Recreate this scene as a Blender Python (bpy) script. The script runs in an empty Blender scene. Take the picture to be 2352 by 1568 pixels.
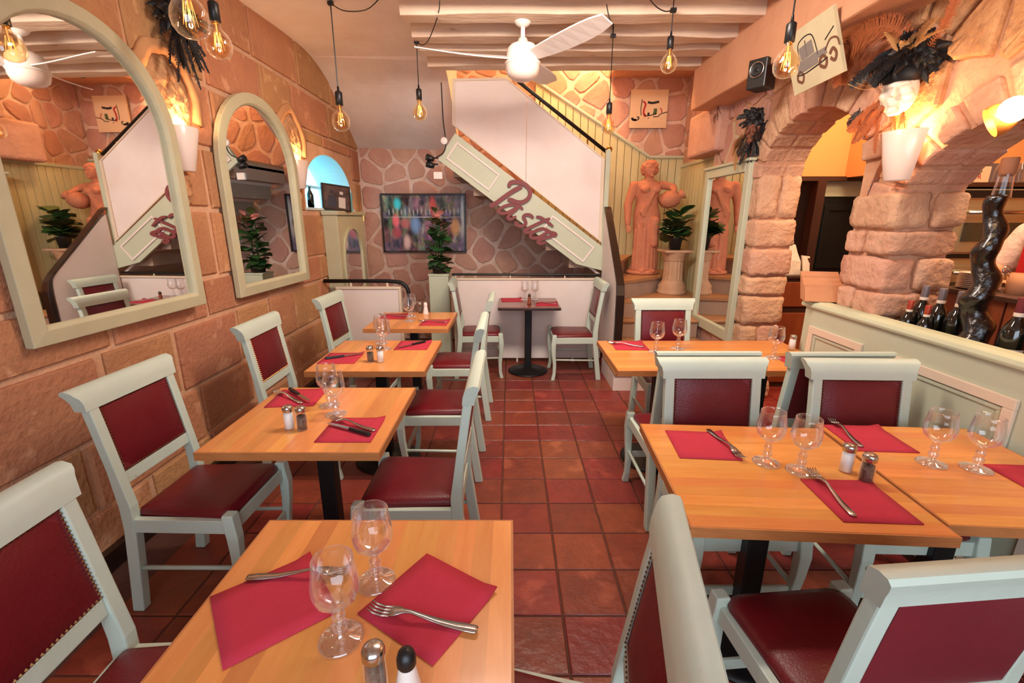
import bpy, bmesh, math, random
from mathutils import Vector, Matrix, noise
S = bpy.context.scene
COL = S.collection
PI = math.pi
# ---------------------------------------------------------------- camera, world, big lights, exposure
cam = bpy.data.cameras.new('camera')
cam_o = bpy.data.objects.new('camera', cam)
COL.objects.link(cam_o)
cam.sensor_width = 36.0
cam.lens = 15.995
cam.shift_x = 0.0017
cam.clip_start = 0.02
cam_o.location = (0, 0, 1.604)
cam_o.rotation_euler = (math.radians(90 - 15.204), 0, 0)
S.camera = cam_o

W = bpy.data.worlds.new('world')
S.world = W
W.use_nodes = True
W.node_tree.nodes['Background'].inputs[0].default_value = (0.62, 0.78, 1.0, 1)
W.node_tree.nodes['Background'].inputs[1].default_value = 1.2

def area(name, loc, rot, sx, sy, watts, col):
    l = bpy.data.lights.new(name, 'AREA')
    l.shape = 'RECTANGLE'; l.size = sx; l.size_y = sy; l.energy = watts; l.color = col
    o = bpy.data.objects.new(name, l); COL.objects.link(o)
    o.location = loc; o.rotation_euler = rot
    return o
def point(name, loc, watts, col, r=0.03, parent=None):
    l = bpy.data.lights.new(name, 'POINT')
    l.energy = watts; l.color = col; l.shadow_soft_size = r
    o = bpy.data.objects.new(name, l); COL.objects.link(o)
    o.location = loc
    if parent: o.parent = parent
    return o
WARM = (1.0, 0.60, 0.30)
# daylight through the shop windows behind the camera
area('daylight_shop_window', (0.25, -1.38, 1.75), (math.radians(90), 0, 0), 2.6, 2.0, 58, (0.78, 0.89, 1.0))
# added unseen overhead lights for dining room, bar and passage; then the stairwell lamp
area('dining_fill_light', (0.25, 2.25, 2.86), (math.radians(40), 0, 0), 1.2, 0.36, 78, (1.0, 0.86, 0.74))
area('bar_fill_light', (2.9, 2.2, 3.04), (0, 0, 0), 0.9, 1.6, 58, (1.0, 0.70, 0.42))
area('passage_fill_light', (2.75, 3.75, 3.04), (0, 0, 0), 0.5, 0.5, 22, (1.0, 0.68, 0.40))
point('stairwell_lamp', (0.95, 5.55, 3.75), 72, (1.0, 0.64, 0.30), 0.12)

VS = S.view_settings
VS.view_transform = 'Standard'
VS.look = 'None'
VS.exposure = 0.18
VS.gamma = 1.0
VS.use_curve_mapping = False

# ---------------------------------------------------------------- materials
MATS = {}
def srgb(r, g, b):
    f = lambda c: (c/255/12.92) if c/255 <= 0.04045 else ((c/255+0.055)/1.055)**2.4
    return (f(r), f(g), f(b))
def M(name, col, rough=0.5, metal=0.0, var=0.0, n=None, bump=None, emit=None, stretch=(1, 1, 1), spec=0.5, coat=0.0, hue=0.0, n2=None):
    """principled material; n=(scale, second colour, contrast), bump=(scale, strength), var = brightness spread between objects"""
    m = bpy.data.materials.new(name); m.use_nodes = True
    nt = m.node_tree; N = nt.nodes; L = nt.links
    b = N['Principled BSDF']
    b.inputs['Base Color'].default_value = (*col, 1)
    b.inputs['Roughness'].default_value = rough
    b.inputs['Metallic'].default_value = metal
    b.inputs['Specular IOR Level'].default_value = spec
    b.inputs['Coat Weight'].default_value = coat
    b.inputs['Coat Roughness'].default_value = 0.12
    out = None
    tc = N.new('ShaderNodeTexCoord'); mp = N.new('ShaderNodeMapping')
    mp.inputs['Scale'].default_value = stretch
    L.new(tc.outputs['Object'], mp.inputs['Vector'])
    vec = mp.outputs[0]
    if var:
        oi = N.new('ShaderNodeObjectInfo')
        ad = N.new('ShaderNodeVectorMath'); ad.operation = 'MULTIPLY_ADD'
        sc = N.new('ShaderNodeCombineXYZ')
        for k in range(3): L.new(oi.outputs['Random'], sc.inputs[k])
        L.new(sc.outputs[0], ad.inputs[0]); ad.inputs[1].default_value = (37, 53, 71); L.new(vec, ad.inputs[2])
        vec = ad.outputs[0]
    if n:
        nz = N.new('ShaderNodeTexNoise'); nz.inputs['Scale'].default_value = n[0]
        nz.inputs['Detail'].default_value = 6; nz.inputs['Roughness'].default_value = 0.65
        L.new(vec, nz.inputs['Vector'])
        cr = N.new('ShaderNodeValToRGB')
        c = n[2]
        cr.color_ramp.elements[0].position = 0.5 - c; cr.color_ramp.elements[1].position = 0.5 + c
        cr.color_ramp.elements[0].color = (*col, 1); cr.color_ramp.elements[1].color = (*n[1], 1)
        L.new(nz.outputs['Fac'], cr.inputs[0]); out = cr.outputs[0]
    if n2:
        nz = N.new('ShaderNodeTexNoise'); nz.inputs['Scale'].default_value = n2[0]; nz.inputs['Detail'].default_value = 3
        L.new(vec, nz.inputs['Vector'])
        cr = N.new('ShaderNodeValToRGB')
        cr.color_ramp.elements[0].position = n2[2]; cr.color_ramp.elements[1].position = n2[2] + 0.08
        L.new(nz.outputs['Fac'], cr.inputs[0])
        mx = N.new('ShaderNodeMix'); mx.data_type = 'RGBA'
        L.new(cr.outputs[0], mx.inputs[0])
        if out: L.new(out, mx.inputs[6])
        else: mx.inputs[6].default_value = (*col, 1)
        mx.inputs[7].default_value = (*n2[1], 1)
        out = mx.outputs[2]
    if var:
        hs = N.new('ShaderNodeHueSaturation')
        mr = N.new('ShaderNodeMapRange'); mr.inputs[3].default_value = 1 - var; mr.inputs[4].default_value = 1 + var
        L.new(oi.outputs['Random'], mr.inputs[0]); L.new(mr.outputs[0], hs.inputs['Value'])
        if hue:
            m3 = N.new('ShaderNodeMath'); m3.operation = 'MULTIPLY'; m3.inputs[1].default_value = 7.31
            m4 = N.new('ShaderNodeMath'); m4.operation = 'FRACT'
            L.new(oi.outputs['Random'], m3.inputs[0]); L.new(m3.outputs[0], m4.inputs[0])
            m2 = N.new('ShaderNodeMapRange'); m2.inputs[3].default_value = 0.5 - hue; m2.inputs[4].default_value = 0.5 + hue
            L.new(m4.outputs[0], m2.inputs[0]); L.new(m2.outputs[0], hs.inputs['Hue'])
        if out: L.new(out, hs.inputs['Color'])
        else: hs.inputs['Color'].default_value = (*col, 1)
        out = hs.outputs[0]
    if out: L.new(out, b.inputs['Base Color'])
    if bump:
        nb = N.new('ShaderNodeTexNoise'); nb.inputs['Scale'].default_value = bump[0]; nb.inputs['Detail'].default_value = 8
        L.new(vec, nb.inputs['Vector'])
        bp = N.new('ShaderNodeBump'); bp.inputs['Strength'].default_value = bump[1]; bp.inputs['Distance'].default_value = 0.02
        L.new(nb.outputs['Fac'], bp.inputs['Height']); L.new(bp.outputs[0], b.inputs['Normal'])
    if emit:
        b.inputs['Emission Color'].default_value = (*emit[0], 1); b.inputs['Emission Strength'].default_value = emit[1]
    MATS[name] = m
    return m
def glassmat(name, tint=(1, 1, 1), edge=0.35, rough=0.02, base=0.04, rim_white=0.0):
    """thin clear glass: mostly transparent, glossy towards grazing angles"""
    m = bpy.data.materials.new(name); m.use_nodes = True
    nt = m.node_tree; N = nt.nodes; L = nt.links
    N.remove(N['Principled BSDF'])
    o = N['Material Output']
    t = N.new('ShaderNodeBsdfTransparent'); t.inputs[0].default_value = (*tint, 1)
    g = N.new('ShaderNodeBsdfGlossy'); g.inputs['Roughness'].default_value = rough; g.inputs[0].default_value = (1, 1, 1, 1)
    lw = N.new('ShaderNodeLayerWeight'); lw.inputs[0].default_value = 0.5
    p = N.new('ShaderNodeMath'); p.operation = 'POWER'; p.inputs[1].default_value = 2.0
    mr = N.new('ShaderNodeMapRange'); mr.inputs[3].default_value = base; mr.inputs[4].default_value = edge
    L.new(lw.outputs['Facing'], p.inputs[0]); L.new(p.outputs[0], mr.inputs[0])
    mx = N.new('ShaderNodeMixShader')
    L.new(mr.outputs[0], mx.inputs[0]); L.new(t.outputs[0], mx.inputs[1]); L.new(g.outputs[0], mx.inputs[2])
    df = N.new('ShaderNodeBsdfDiffuse'); df.inputs[0].default_value = (0.9, 0.9, 0.9, 1)      # whitish rim highlight painted into the glass at grazing angles
    m5 = N.new('ShaderNodeMath'); m5.operation = 'MULTIPLY'; m5.inputs[1].default_value = rim_white
    L.new(p.outputs[0], m5.inputs[0])
    my = N.new('ShaderNodeMixShader')
    L.new(m5.outputs[0], my.inputs[0]); L.new(mx.outputs[0], my.inputs[1]); L.new(df.outputs[0], my.inputs[2])
    L.new(my.outputs[0], o.inputs['Surface'])
    MATS[name] = m
    return m

M('stone_left', srgb(196, 140, 96), 0.92, var=0.09, n=(3.2, srgb(176, 120, 84), 0.22), bump=(38, 0.55), hue=0.012, n2=(7, srgb(208, 156, 114), 0.60))
M('mortar_left', srgb(222, 178, 142), 0.95, n=(6, srgb(206, 156, 120), 0.2), bump=(50, 0.4))
M('rough_stone', srgb(210, 162, 116), 0.95, var=0.08, n=(11, srgb(172, 118, 78), 0.16), bump=(22, 1.0))
M('plaster_patch', srgb(206, 152, 104), 0.9, n=(5, srgb(192, 138, 92), 0.2), bump=(20, 0.3))
M('flagstone', srgb(206, 160, 138), 0.9, var=0.08, n=(4, srgb(186, 138, 120), 0.22), bump=(22, 0.5), hue=0.010)
M('joint_back', srgb(230, 204, 188), 0.95, n=(9, srgb(206, 166, 146), 0.2), bump=(40, 0.4))
M('pillar_stone', srgb(214, 170, 140), 0.95, var=0.08, n=(6, srgb(192, 142, 112), 0.2), bump=(26, 0.9), hue=0.01)
M('pillar_mortar', srgb(216, 170, 138), 0.95, n=(8, srgb(200, 148, 116), 0.2), bump=(30, 0.6))
M('plaster_white', srgb(232, 220, 212), 0.85, n=(2.5, srgb(214, 192, 180), 0.25), bump=(14, 0.12))
M('beam_white', srgb(228, 206, 184), 0.8, n=(3, srgb(208, 176, 150), 0.22), bump=(12, 0.35), stretch=(0.6, 3, 3), n2=(5, srgb(150, 112, 86), 0.70))
M('beam_plaster', srgb(216, 162, 126), 0.9, n=(2.6, srgb(200, 140, 106), 0.25), bump=(16, 0.25))
M('orange_wall', srgb(240, 172, 104), 0.85, n=(2, srgb(236, 162, 96), 0.3), bump=(20, 0.08))
M('wall_plain', srgb(210, 160, 120), 0.9, n=(3, srgb(196, 142, 104), 0.25))
M('white_panel', srgb(238, 226, 220), 0.6, n=(2, srgb(226, 206, 196), 0.3))
M('sage_paint', srgb(202, 206, 176), 0.5, n=(4, srgb(192, 198, 168), 0.25), bump=(30, 0.06))
M('sage_wall', srgb(196, 199, 174), 0.5, n=(3, srgb(186, 190, 164), 0.25), bump=(30, 0.08))
M('cream_trim', srgb(224, 204, 180), 0.55)
M('bead_board', srgb(206, 198, 152), 0.6, var=0.05, n=(6, srgb(194, 184, 138), 0.25), stretch=(3, 3, 0.4))
M('mirror_frame', srgb(196, 190, 156), 0.5, n=(6, srgb(186, 178, 144), 0.25), bump=(40, 0.1))
M('chair_paint', srgb(200, 213, 198), 0.42, n=(5, srgb(190, 204, 188), 0.25), bump=(26, 0.07), n2=(16, srgb(150, 140, 118), 0.72))
M('leather', srgb(114, 22, 30), 0.34, n=(5, srgb(96, 17, 26), 0.25), bump=(160, 0.12), spec=0.45)
M('leather_back', srgb(122, 34, 44), 0.45, n=(5, srgb(106, 28, 38), 0.25), bump=(160, 0.1))
M('brass_dark', srgb(120, 84, 48), 0.35, 0.9)
M('brass', srgb(200, 150, 70), 0.25, 1.0)
M('stave', srgb(226, 156, 88), 0.28, var=0.15, n=(5, srgb(212, 136, 70), 0.22), stretch=(6, 0.7, 6), hue=0.008, spec=0.4, coat=0.15)
M('stave_x', srgb(228, 156, 84), 0.28, var=0.10, n=(5, srgb(210, 130, 62), 0.22), stretch=(0.7, 6, 6), hue=0.008, spec=0.4, coat=0.15)
M('table_edge', srgb(196, 128, 72), 0.45, n=(6, srgb(172, 104, 56), 0.22), stretch=(2, 2, 14))
M('table_dark', srgb(128, 66, 46), 0.25, n=(5, srgb(110, 54, 38), 0.25), coat=0.3)
M('black_metal', srgb(22, 20, 22), 0.45, 0.3)
M('black_wood', srgb(34, 22, 18), 0.28, n=(5, srgb(46, 28, 20), 0.25), coat=0.3)
M('black_plastic', srgb(20, 20, 22), 0.4)
M('napkin', srgb(190, 46, 66), 0.9, n=(9, srgb(180, 40, 60), 0.3), bump=(220, 0.15))
M('steel', srgb(200, 196, 190), 0.22, 1.0)
M('floor_tile', srgb(138, 58, 40), 0.38, var=0.17, n=(7, srgb(112, 45, 34), 0.2), bump=(26, 0.25), hue=0.012, n2=(5, srgb(152, 72, 52), 0.60))
M('grout', srgb(88, 52, 40), 0.95, bump=(60, 0.4))
M('white_ceramic', srgb(236, 216, 204), 0.25, spec=0.6)
M('white_gloss', srgb(232, 222, 214), 0.35)
M('mirror', (0.86, 0.85, 0.83), 0.015, 1.0)
M('terracotta', srgb(206, 132, 98), 0.8, n=(9, srgb(186, 108, 78), 0.25), bump=(60, 0.25))
M('plaster_column', srgb(204, 164, 130), 0.8, n=(8, srgb(180, 134, 102), 0.25), bump=(40, 0.2))
M('tread', srgb(186, 136, 92), 0.5, n=(4, srgb(160, 110, 72), 0.25), stretch=(0.5, 4, 4))
M('riser', srgb(176, 148, 128), 0.8, n=(4, srgb(158, 130, 112), 0.25))
M('leaf', srgb(44, 78, 36), 0.45, var=0.25, hue=0.03)
M('leaf_mixed', srgb(92, 92, 44), 0.5, var=0.3, hue=0.06)
M('flower', srgb(206, 130, 120), 0.7, var=0.2)
M('soil', srgb(50, 36, 28), 0.95)
M('letter', srgb(130, 58, 58), 0.6, n=(8, srgb(118, 50, 52), 0.3))
M('red_paint', srgb(176, 30, 36), 0.5)
M('green_paint', srgb(70, 92, 40), 0.6)
M('canvas', srgb(226, 196, 160), 0.9, n=(5, srgb(214, 182, 146), 0.25), bump=(220, 0.1))
M('canvas_old', srgb(206, 194, 160), 0.9, n=(4, srgb(188, 174, 138), 0.25), bump=(220, 0.1))
M('ink', srgb(34, 24, 22), 0.7)
M('ink_brown', srgb(112, 70, 50), 0.7)
M('ink_grey', srgb(128, 118, 112), 0.7)
M('feather_black', srgb(18, 16, 18), 0.55, var=0.2)
M('feather_brown', srgb(172, 92, 46), 0.7, var=0.25)
M('feather_tan', srgb(196, 142, 84), 0.7, var=0.15)
M('mask_white', srgb(238, 224, 206), 0.5)
M('mask_dark', srgb(120, 70, 50), 0.6)
M('wood_dark', srgb(70, 38, 24), 0.5, n=(5, srgb(54, 28, 18), 0.25), stretch=(4, 4, 0.5))
M('wood_red', srgb(150, 74, 38), 0.45, n=(5, srgb(124, 58, 30), 0.25), stretch=(4, 4, 0.6))
M('wood_box', srgb(120, 84, 64), 0.8, var=0.15, n=(6, srgb(104, 70, 54), 0.25))
M('dark_door', srgb(24, 26, 24), 0.35)
M('paper', srgb(244, 234, 220), 0.9, n=(5, srgb(236, 224, 208), 0.3), bump=(12, 0.3))
M('menu_brown', srgb(206, 146, 104), 0.8, var=0.12, n=(6, srgb(190, 128, 88), 0.3))
M('oven_steel', srgb(176, 172, 146), 0.3, 0.75)
M('oven_glass', srgb(60, 56, 44), 0.15)
M('bottle_glass', srgb(14, 16, 12), 0.08, spec=0.8, coat=0.5)
M('wax_black', srgb(16, 12, 12), 0.18, bump=(18, 0.6), spec=0.7, coat=0.4)
M('capsule_grey', srgb(120, 108, 112), 0.4, 0.2)
M('capsule_red', srgb(168, 62, 40), 0.4, 0.2)
M('label_white', srgb(226, 206, 186), 0.7)
M('cork', srgb(160, 104, 72), 0.8)
M('skin', srgb(216, 150, 116), 0.55, bump=(60, 0.05))
M('shirt', srgb(226, 206, 196), 0.85, n=(9, srgb(206, 184, 176), 0.3), bump=(26, 0.5))
M('maroon', srgb(110, 34, 40), 0.8)
M('hair', srgb(50, 34, 26), 0.7, bump=(60, 0.5))
M('trousers', srgb(40, 38, 42), 0.85)
M('apron_red', srgb(186, 24, 30), 0.8)
M('plate', srgb(226, 206, 190), 0.3)
M('blue_handle', srgb(34, 48, 92), 0.4)
M('salt', srgb(246, 244, 240), 0.9)
M('pepper', srgb(120, 98, 84), 0.9, n=(90, srgb(70, 56, 48), 0.1))
M('bulb_glow', srgb(255, 190, 110), 0.5, emit=((1.0, 0.55, 0.2), 0.6))  # faint glow added to the filaments of the unlit pendant bulbs
M('sconce_glow', (1, 0.8, 0.5), 0.5, emit=((1.0, 0.62, 0.28), 28.0))
M('globe_glow', (1, 0.85, 0.6), 0.5, emit=((1.0, 0.72, 0.40), 45.0))
M('globe_shell', srgb(222, 140, 66), 0.35, n=(5, srgb(206, 120, 52), 0.3))
M('lamp_yellow', srgb(250, 200, 70), 0.5, emit=((1.0, 0.66, 0.12), 1.6))
M('window_sky', (0.3, 0.7, 0.9), 0.3, emit=((0.24, 0.70, 0.92), 4.2))
M('niche_white', srgb(206, 226, 226), 0.7)
M('teal_glass', srgb(120, 196, 206), 0.1, n=(14, srgb(90, 160, 180), 0.2))
M('photo_dark', srgb(48, 34, 34), 0.3, n=(9, srgb(92, 70, 66), 0.12))
M('photo_pale', srgb(190, 176, 166), 0.4)
M('photo_navy', srgb(34, 32, 48), 0.4)
glassmat('glass', (0.985, 0.985, 0.985), 0.9, 0.02, 0.05, 0.10)
glassmat('glass_stem', (0.95, 0.95, 0.95), 0.9, 0.04, 0.16, 0.25)
glassmat('bulb_amber', (0.97, 0.80, 0.55), 0.7, 0.04, 0.10, 0.12)
glassmat('pane', (0.95, 0.98, 1.0), 0.4, 0.02, 0.03)

def picture_material():
    m = bpy.data.materials.new('bar_picture'); m.use_nodes = True
    nt = m.node_tree; N = nt.nodes; L = nt.links; b = N['Principled BSDF']
    b.inputs['Roughness'].default_value = 0.3; b.inputs['Coat Weight'].default_value = 0.0
    tc = N.new('ShaderNodeTexCoord')
    sep = N.new('ShaderNodeSeparateXYZ'); L.new(tc.outputs['Object'], sep.inputs[0])
    mp = N.new('ShaderNodeMapping'); mp.inputs['Scale'].default_value = (1.0, 1, 0.5); L.new(tc.outputs['Object'], mp.inputs[0])
    wn = N.new('ShaderNodeTexNoise'); wn.inputs['Scale'].default_value = 14; wn.inputs['Detail'].default_value = 5; L.new(mp.outputs[0], wn.inputs['Vector'])
    wm = N.new('ShaderNodeVectorMath'); wm.operation = 'MULTIPLY_ADD'; wm.inputs[1].default_value = (0.16, 0.16, 0.16)
    L.new(wn.outputs['Color'], wm.inputs[0]); L.new(mp.outputs[0], wm.inputs[2])
    vo = N.new('ShaderNodeTexVoronoi'); vo.inputs['Scale'].default_value = 13; L.new(wm.outputs[0], vo.inputs['Vector'])
    nz = N.new('ShaderNodeTexNoise'); nz.inputs['Scale'].default_value = 11; nz.inputs['Detail'].default_value = 8; L.new(mp.outputs[0], nz.inputs['Vector'])
    hs = N.new('ShaderNodeHueSaturation'); hs.inputs['Saturation'].default_value = 0.55; hs.inputs['Value'].default_value = 0.9
    L.new(vo.outputs['Color'], hs.inputs['Color'])
    mul = N.new('ShaderNodeMix'); mul.data_type = 'RGBA'; mul.blend_type = 'MULTIPLY'; mul.inputs[0].default_value = 1
    cr = N.new('ShaderNodeValToRGB'); cr.color_ramp.elements[0].position = 0.38; cr.color_ramp.elements[1].position = 0.68
    cr.color_ramp.elements[0].color = (0.05, 0.035, 0.06, 1); cr.color_ramp.elements[1].color = (0.55, 0.42, 0.42, 1)
    L.new(nz.outputs['Fac'], cr.inputs[0]); L.new(hs.outputs[0], mul.inputs[6]); L.new(cr.outputs[0], mul.inputs[7])
    cur = mul.outputs[2]
    # coloured figures and neon patches: (x, z, rx, rz, colour)
    for (x, z, rx, rz, c) in ((-0.33, 0.24, 0.05, 0.08, (0.03, 0.55, 0.62)), (-0.36, 0.03, 0.05, 0.09, (0.75, 0.12, 0.16)), (-0.36, -0.12, 0.07, 0.08, (0.35, 0.03, 0.05)),
                              (-0.24, 0.0, 0.07, 0.07, (0.42, 0.10, 0.10)), (-0.11, -0.02, 0.07, 0.12, (0.14, 0.26, 0.48)), (-0.23, -0.24, 0.05, 0.11, (0.62, 0.42, 0.38)),
                              (0.12, 0.22, 0.05, 0.13, (0.55, 0.06, 0.05)), (0.40, -0.04, 0.07, 0.12, (0.48, 0.22, 0.08)), (0.25, -0.1, 0.08, 0.1, (0.22, 0.07, 0.07)),
                              (0.05, -0.04, 0.06, 0.1, (0.25, 0.10, 0.14)), *[(-0.44+0.052*k, 0.135+0.012*(k % 3), 0.010, 0.045, (0.36, 0.32, 0.32)) for k in range(18)], (0.0, 0.078, 0.6, 0.007, (0.42, 0.36, 0.36)), (0.5, 0.15, 0.03, 0.2, (0.5, 0.47, 0.44)), (0.32, -0.28, 0.3, 0.05, (0.07, 0.05, 0.09))):
        d1 = N.new('ShaderNodeMath'); d1.operation = 'SUBTRACT'; d1.inputs[1].default_value = x; L.new(sep.outputs[0], d1.inputs[0])
        d2 = N.new('ShaderNodeMath'); d2.operation = 'SUBTRACT'; d2.inputs[1].default_value = z; L.new(sep.outputs[2], d2.inputs[0])
        cb = N.new('ShaderNodeCombineXYZ'); 
        e1 = N.new('ShaderNodeMath'); e1.operation = 'DIVIDE'; e1.inputs[1].default_value = rx; L.new(d1.outputs[0], e1.inputs[0])
        e2 = N.new('ShaderNodeMath'); e2.operation = 'DIVIDE'; e2.inputs[1].default_value = rz; L.new(d2.outputs[0], e2.inputs[0])
        L.new(e1.outputs[0], cb.inputs[0]); L.new(e2.outputs[0], cb.inputs[1])
        ln = N.new('ShaderNodeVectorMath'); ln.operation = 'LENGTH'; L.new(cb.outputs[0], ln.inputs[0])
        mr = N.new('ShaderNodeMapRange'); mr.inputs[1].default_value = 0.5; mr.inputs[2].default_value = 1.15; mr.inputs[3].default_value = 0.85; mr.inputs[4].default_value = 0
        L.new(ln.outputs['Value'], mr.inputs[0])
        mx = N.new('ShaderNodeMix'); mx.data_type = 'RGBA'; L.new(mr.outputs[0], mx.inputs[0]); L.new(cur, mx.inputs[6]); mx.inputs[7].default_value = (*[min(1, v*1.35) for v in c], 1)
        cur = mx.outputs[2]
    L.new(cur, b.inputs['Base Color'])
    MATS['bar_picture'] = m
picture_material()

# ---------------------------------------------------------------- mesh helpers
class MB:
    def __init__(s): s.v = []; s.f = []
    def add(s, vs, fs):
        o = len(s.v); s.v += [tuple(p) for p in vs]; s.f += [tuple(o+i for i in f) for f in fs]; return s
    def box(s, x0, x1, y0, y1, z0, z1):
        return s.add([(x0,y0,z0),(x1,y0,z0),(x1,y1,z0),(x0,y1,z0),(x0,y0,z1),(x1,y0,z1),(x1,y1,z1),(x0,y1,z1)],
                     [(0,3,2,1),(4,5,6,7),(0,1,5,4),(1,2,6,5),(2,3,7,6),(3,0,4,7)])
    def hexa(s, b, t):
        """two quads (same winding, counter-clockwise from outside top) joined"""
        return s.add(list(b)+list(t), [(0,3,2,1),(4,5,6,7),(0,1,5,4),(1,2,6,5),(2,3,7,6),(3,0,4,7)])
    def loft(s, rings, cap=True, closed=False):
        n = len(rings[0]); o = len(s.v)
        for r in rings: s.v += [tuple(p) for p in r]
        R = len(rings)
        for i in range(R if closed else R-1):
            j = (i+1) % R
            for k in range(n):
                l = (k+1) % n
                s.f.append((o+i*n+k, o+i*n+l, o+j*n+l, o+j*n+k))
        if cap and not closed:
            s.f.append(tuple(o+k for k in reversed(range(n)))); s.f.append(tuple(o+(R-1)*n+k for k in range(n)))
        return s
    def tube(s, pts, r, seg=8, cap=True):
        pts = [Vector(p) for p in pts]; rings = []
        up = None
        for i, p in enumerate(pts):
            t = (pts[min(i+1, len(pts)-1)] - pts[max(i-1, 0)]).normalized()
            if up is None:
                up = Vector((0,0,1)) if abs(t.z) < 0.9 else Vector((1,0,0))
            a = t.cross(up)
            if a.length < 1e-4: a = t.cross(Vector((0.3,1,0.2)))
            a.normalize(); b = a.cross(t).normalized(); up = b
            rr = r[i] if isinstance(r, (list, tuple)) else r
            rings.append([p + a*math.cos(2*PI*k/seg)*rr + b*math.sin(2*PI*k/seg)*rr for k in range(seg)])
        return s.loft([list(reversed(q)) for q in rings], cap)
    def lathe(s, prof, seg=16, c=(0,0,0), a0=0, a1=2*PI, cap=False):
        full = abs(a1-a0-2*PI) < 1e-6
        n = seg if full else seg+1
        o = len(s.v)
        for (r, z) in prof:
            for k in range(n):
                a = a0+(a1-a0)*k/seg
                s.v.append((c[0]+r*math.cos(a), c[1]+r*math.sin(a), c[2]+z))
        for i in range(len(prof)-1):
            for k in range(seg):
                l = (k+1) % n
                s.f.append((o+i*n+k, o+i*n+l, o+(i+1)*n+l, o+(i+1)*n+k))
        if cap:
            s.f.append(tuple(o+k for k in reversed(range(n)))); s.f.append(tuple(o+(len(prof)-1)*n+k for k in range(n)))
        return s
    def ball(s, c, r, seg=12, rings=8):
        rx, ry, rz = r if isinstance(r, (list, tuple)) else (r, r, r)
        rr = []
        for i in range(rings+1):
            t = -PI/2 + PI*i/rings
            q = max(math.cos(t), 1e-3)
            rr.append([(c[0]+rx*q*math.cos(2*PI*k/seg), c[1]+ry*q*math.sin(2*PI*k/seg), c[2]+rz*math.sin(t)) for k in range(seg)])
        return s.loft(rr, True)
    def xf(s, m):
        s.v = [tuple(m @ Vector(p)) for p in s.v]; return s
    def mesh(s, name, smooth=False):
        me = bpy.data.meshes.new(name); me.from_pydata(s.v, [], s.f); me.validate()
        if smooth:
            for p in me.polygons: p.use_smooth = True
        me.update(); return me
    def build(s, name, mat, parent=None, smooth=False, bevel=0, bseg=2, auto=None):
        return ob(name, s.mesh(name, smooth), mat, parent, bevel, bseg)
def ob(name, me, mat, parent=None, bevel=0, bseg=2):
    if isinstance(mat, str): mat = MATS[mat]
    if not me.materials: me.materials.append(mat)
    o = bpy.data.objects.new(name, me); COL.objects.link(o)
    if parent: o.parent = parent
    if bevel:
        b = o.modifiers.new('bevel', 'BEVEL'); b.width = bevel; b.segments = bseg; b.limit_method = 'ANGLE'; b.angle_limit = math.radians(40)
    return o
def tag(o, label=None, cat=None, group=None, kind=None):
    if label: o['label'] = label
    if cat: o['category'] = cat
    if group: o['group'] = group
    if kind: o['kind'] = kind
    return o
def thing(name, label, cat, loc=(0,0,0), rz=0, group=None):
    o = bpy.data.objects.new(name, None); COL.objects.link(o); o.empty_display_size = 0.05
    o.location = loc; o.rotation_euler = (0,0,rz)
    return tag(o, label, cat, group)
def dup(root, loc, rz, label, rot=None):
    r = root.copy(); COL.objects.link(r); r.location = loc
    r.rotation_euler = rot if rot else (0,0,rz); r['label'] = label
    for ch in list(root.children):
        c = ch.copy(); COL.objects.link(c); c.parent = r
        for g in list(ch.children):
            d = g.copy(); COL.objects.link(d); d.parent = c
    return r
def struct(o): o['kind'] = 'structure'; return o
def crom(pts, n=8):
    """catmull-rom through 2-D or 3-D points"""
    P = [Vector(p) for p in pts]; out = []
    for i in range(len(P)-1):
        a = P[max(i-1,0)]; b = P[i]; c = P[i+1]; d = P[min(i+2, len(P)-1)]
        for k in range(n):
            t = k/n
            out.append(0.5*((2*b)+(c-a)*t+(2*a-5*b+4*c-d)*t*t+(3*b-a-3*c+d)*t**3))
    out.append(P[-1]); return out
def clip(poly, nx, ny, d):
    """keep nx*x+ny*y <= d"""
    out = []
    for i in range(len(poly)):
        a = poly[i]; b = poly[(i+1) % len(poly)]
        da = nx*a[0]+ny*a[1]-d; db = nx*b[0]+ny*b[1]-d
        if da <= 0: out.append(a)
        if (da < 0 and db > 0) or (da > 0 and db < 0):
            t = da/(da-db); out.append((a[0]+(b[0]-a[0])*t, a[1]+(b[1]-a[1])*t))
    return out
def voronoi(x0, x1, y0, y1, size, joint, rnd, aniso=1.0):
    nx = max(1, round((x1-x0)/size/aniso)); ny = max(1, round((y1-y0)/size*1.0)); seeds = []
    for i in range(nx):
        for j in range(ny):
            seeds.append((x0+(i+0.5+(0.25 if j % 2 else -0.25)+rnd.uniform(-0.38,0.38))*(x1-x0)/nx, y0+(j+0.5+rnd.uniform(-0.38,0.38))*(y1-y0)/ny))
    cells = []
    for i, p in enumerate(seeds):
        poly = [(x0+joint,y0+joint),(x1-joint,y0+joint),(x1-joint,y1-joint),(x0+joint,y1-joint)]
        for j, q in enumerate(seeds):
            if i == j: continue
            dx, dy = q[0]-p[0], q[1]-p[1]; l = math.hypot(dx,dy)
            if l > size*4 or l < 1e-6: continue
            jj = joint*rnd.uniform(0.7,1.5)
            poly = clip(poly, dx/l, dy/l, ((p[0]+q[0])/2*dx+(p[1]+q[1])/2*dy)/l-jj)
            if len(poly) < 3: break
        if len(poly) >= 3: cells.append(poly)
    return cells
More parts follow.
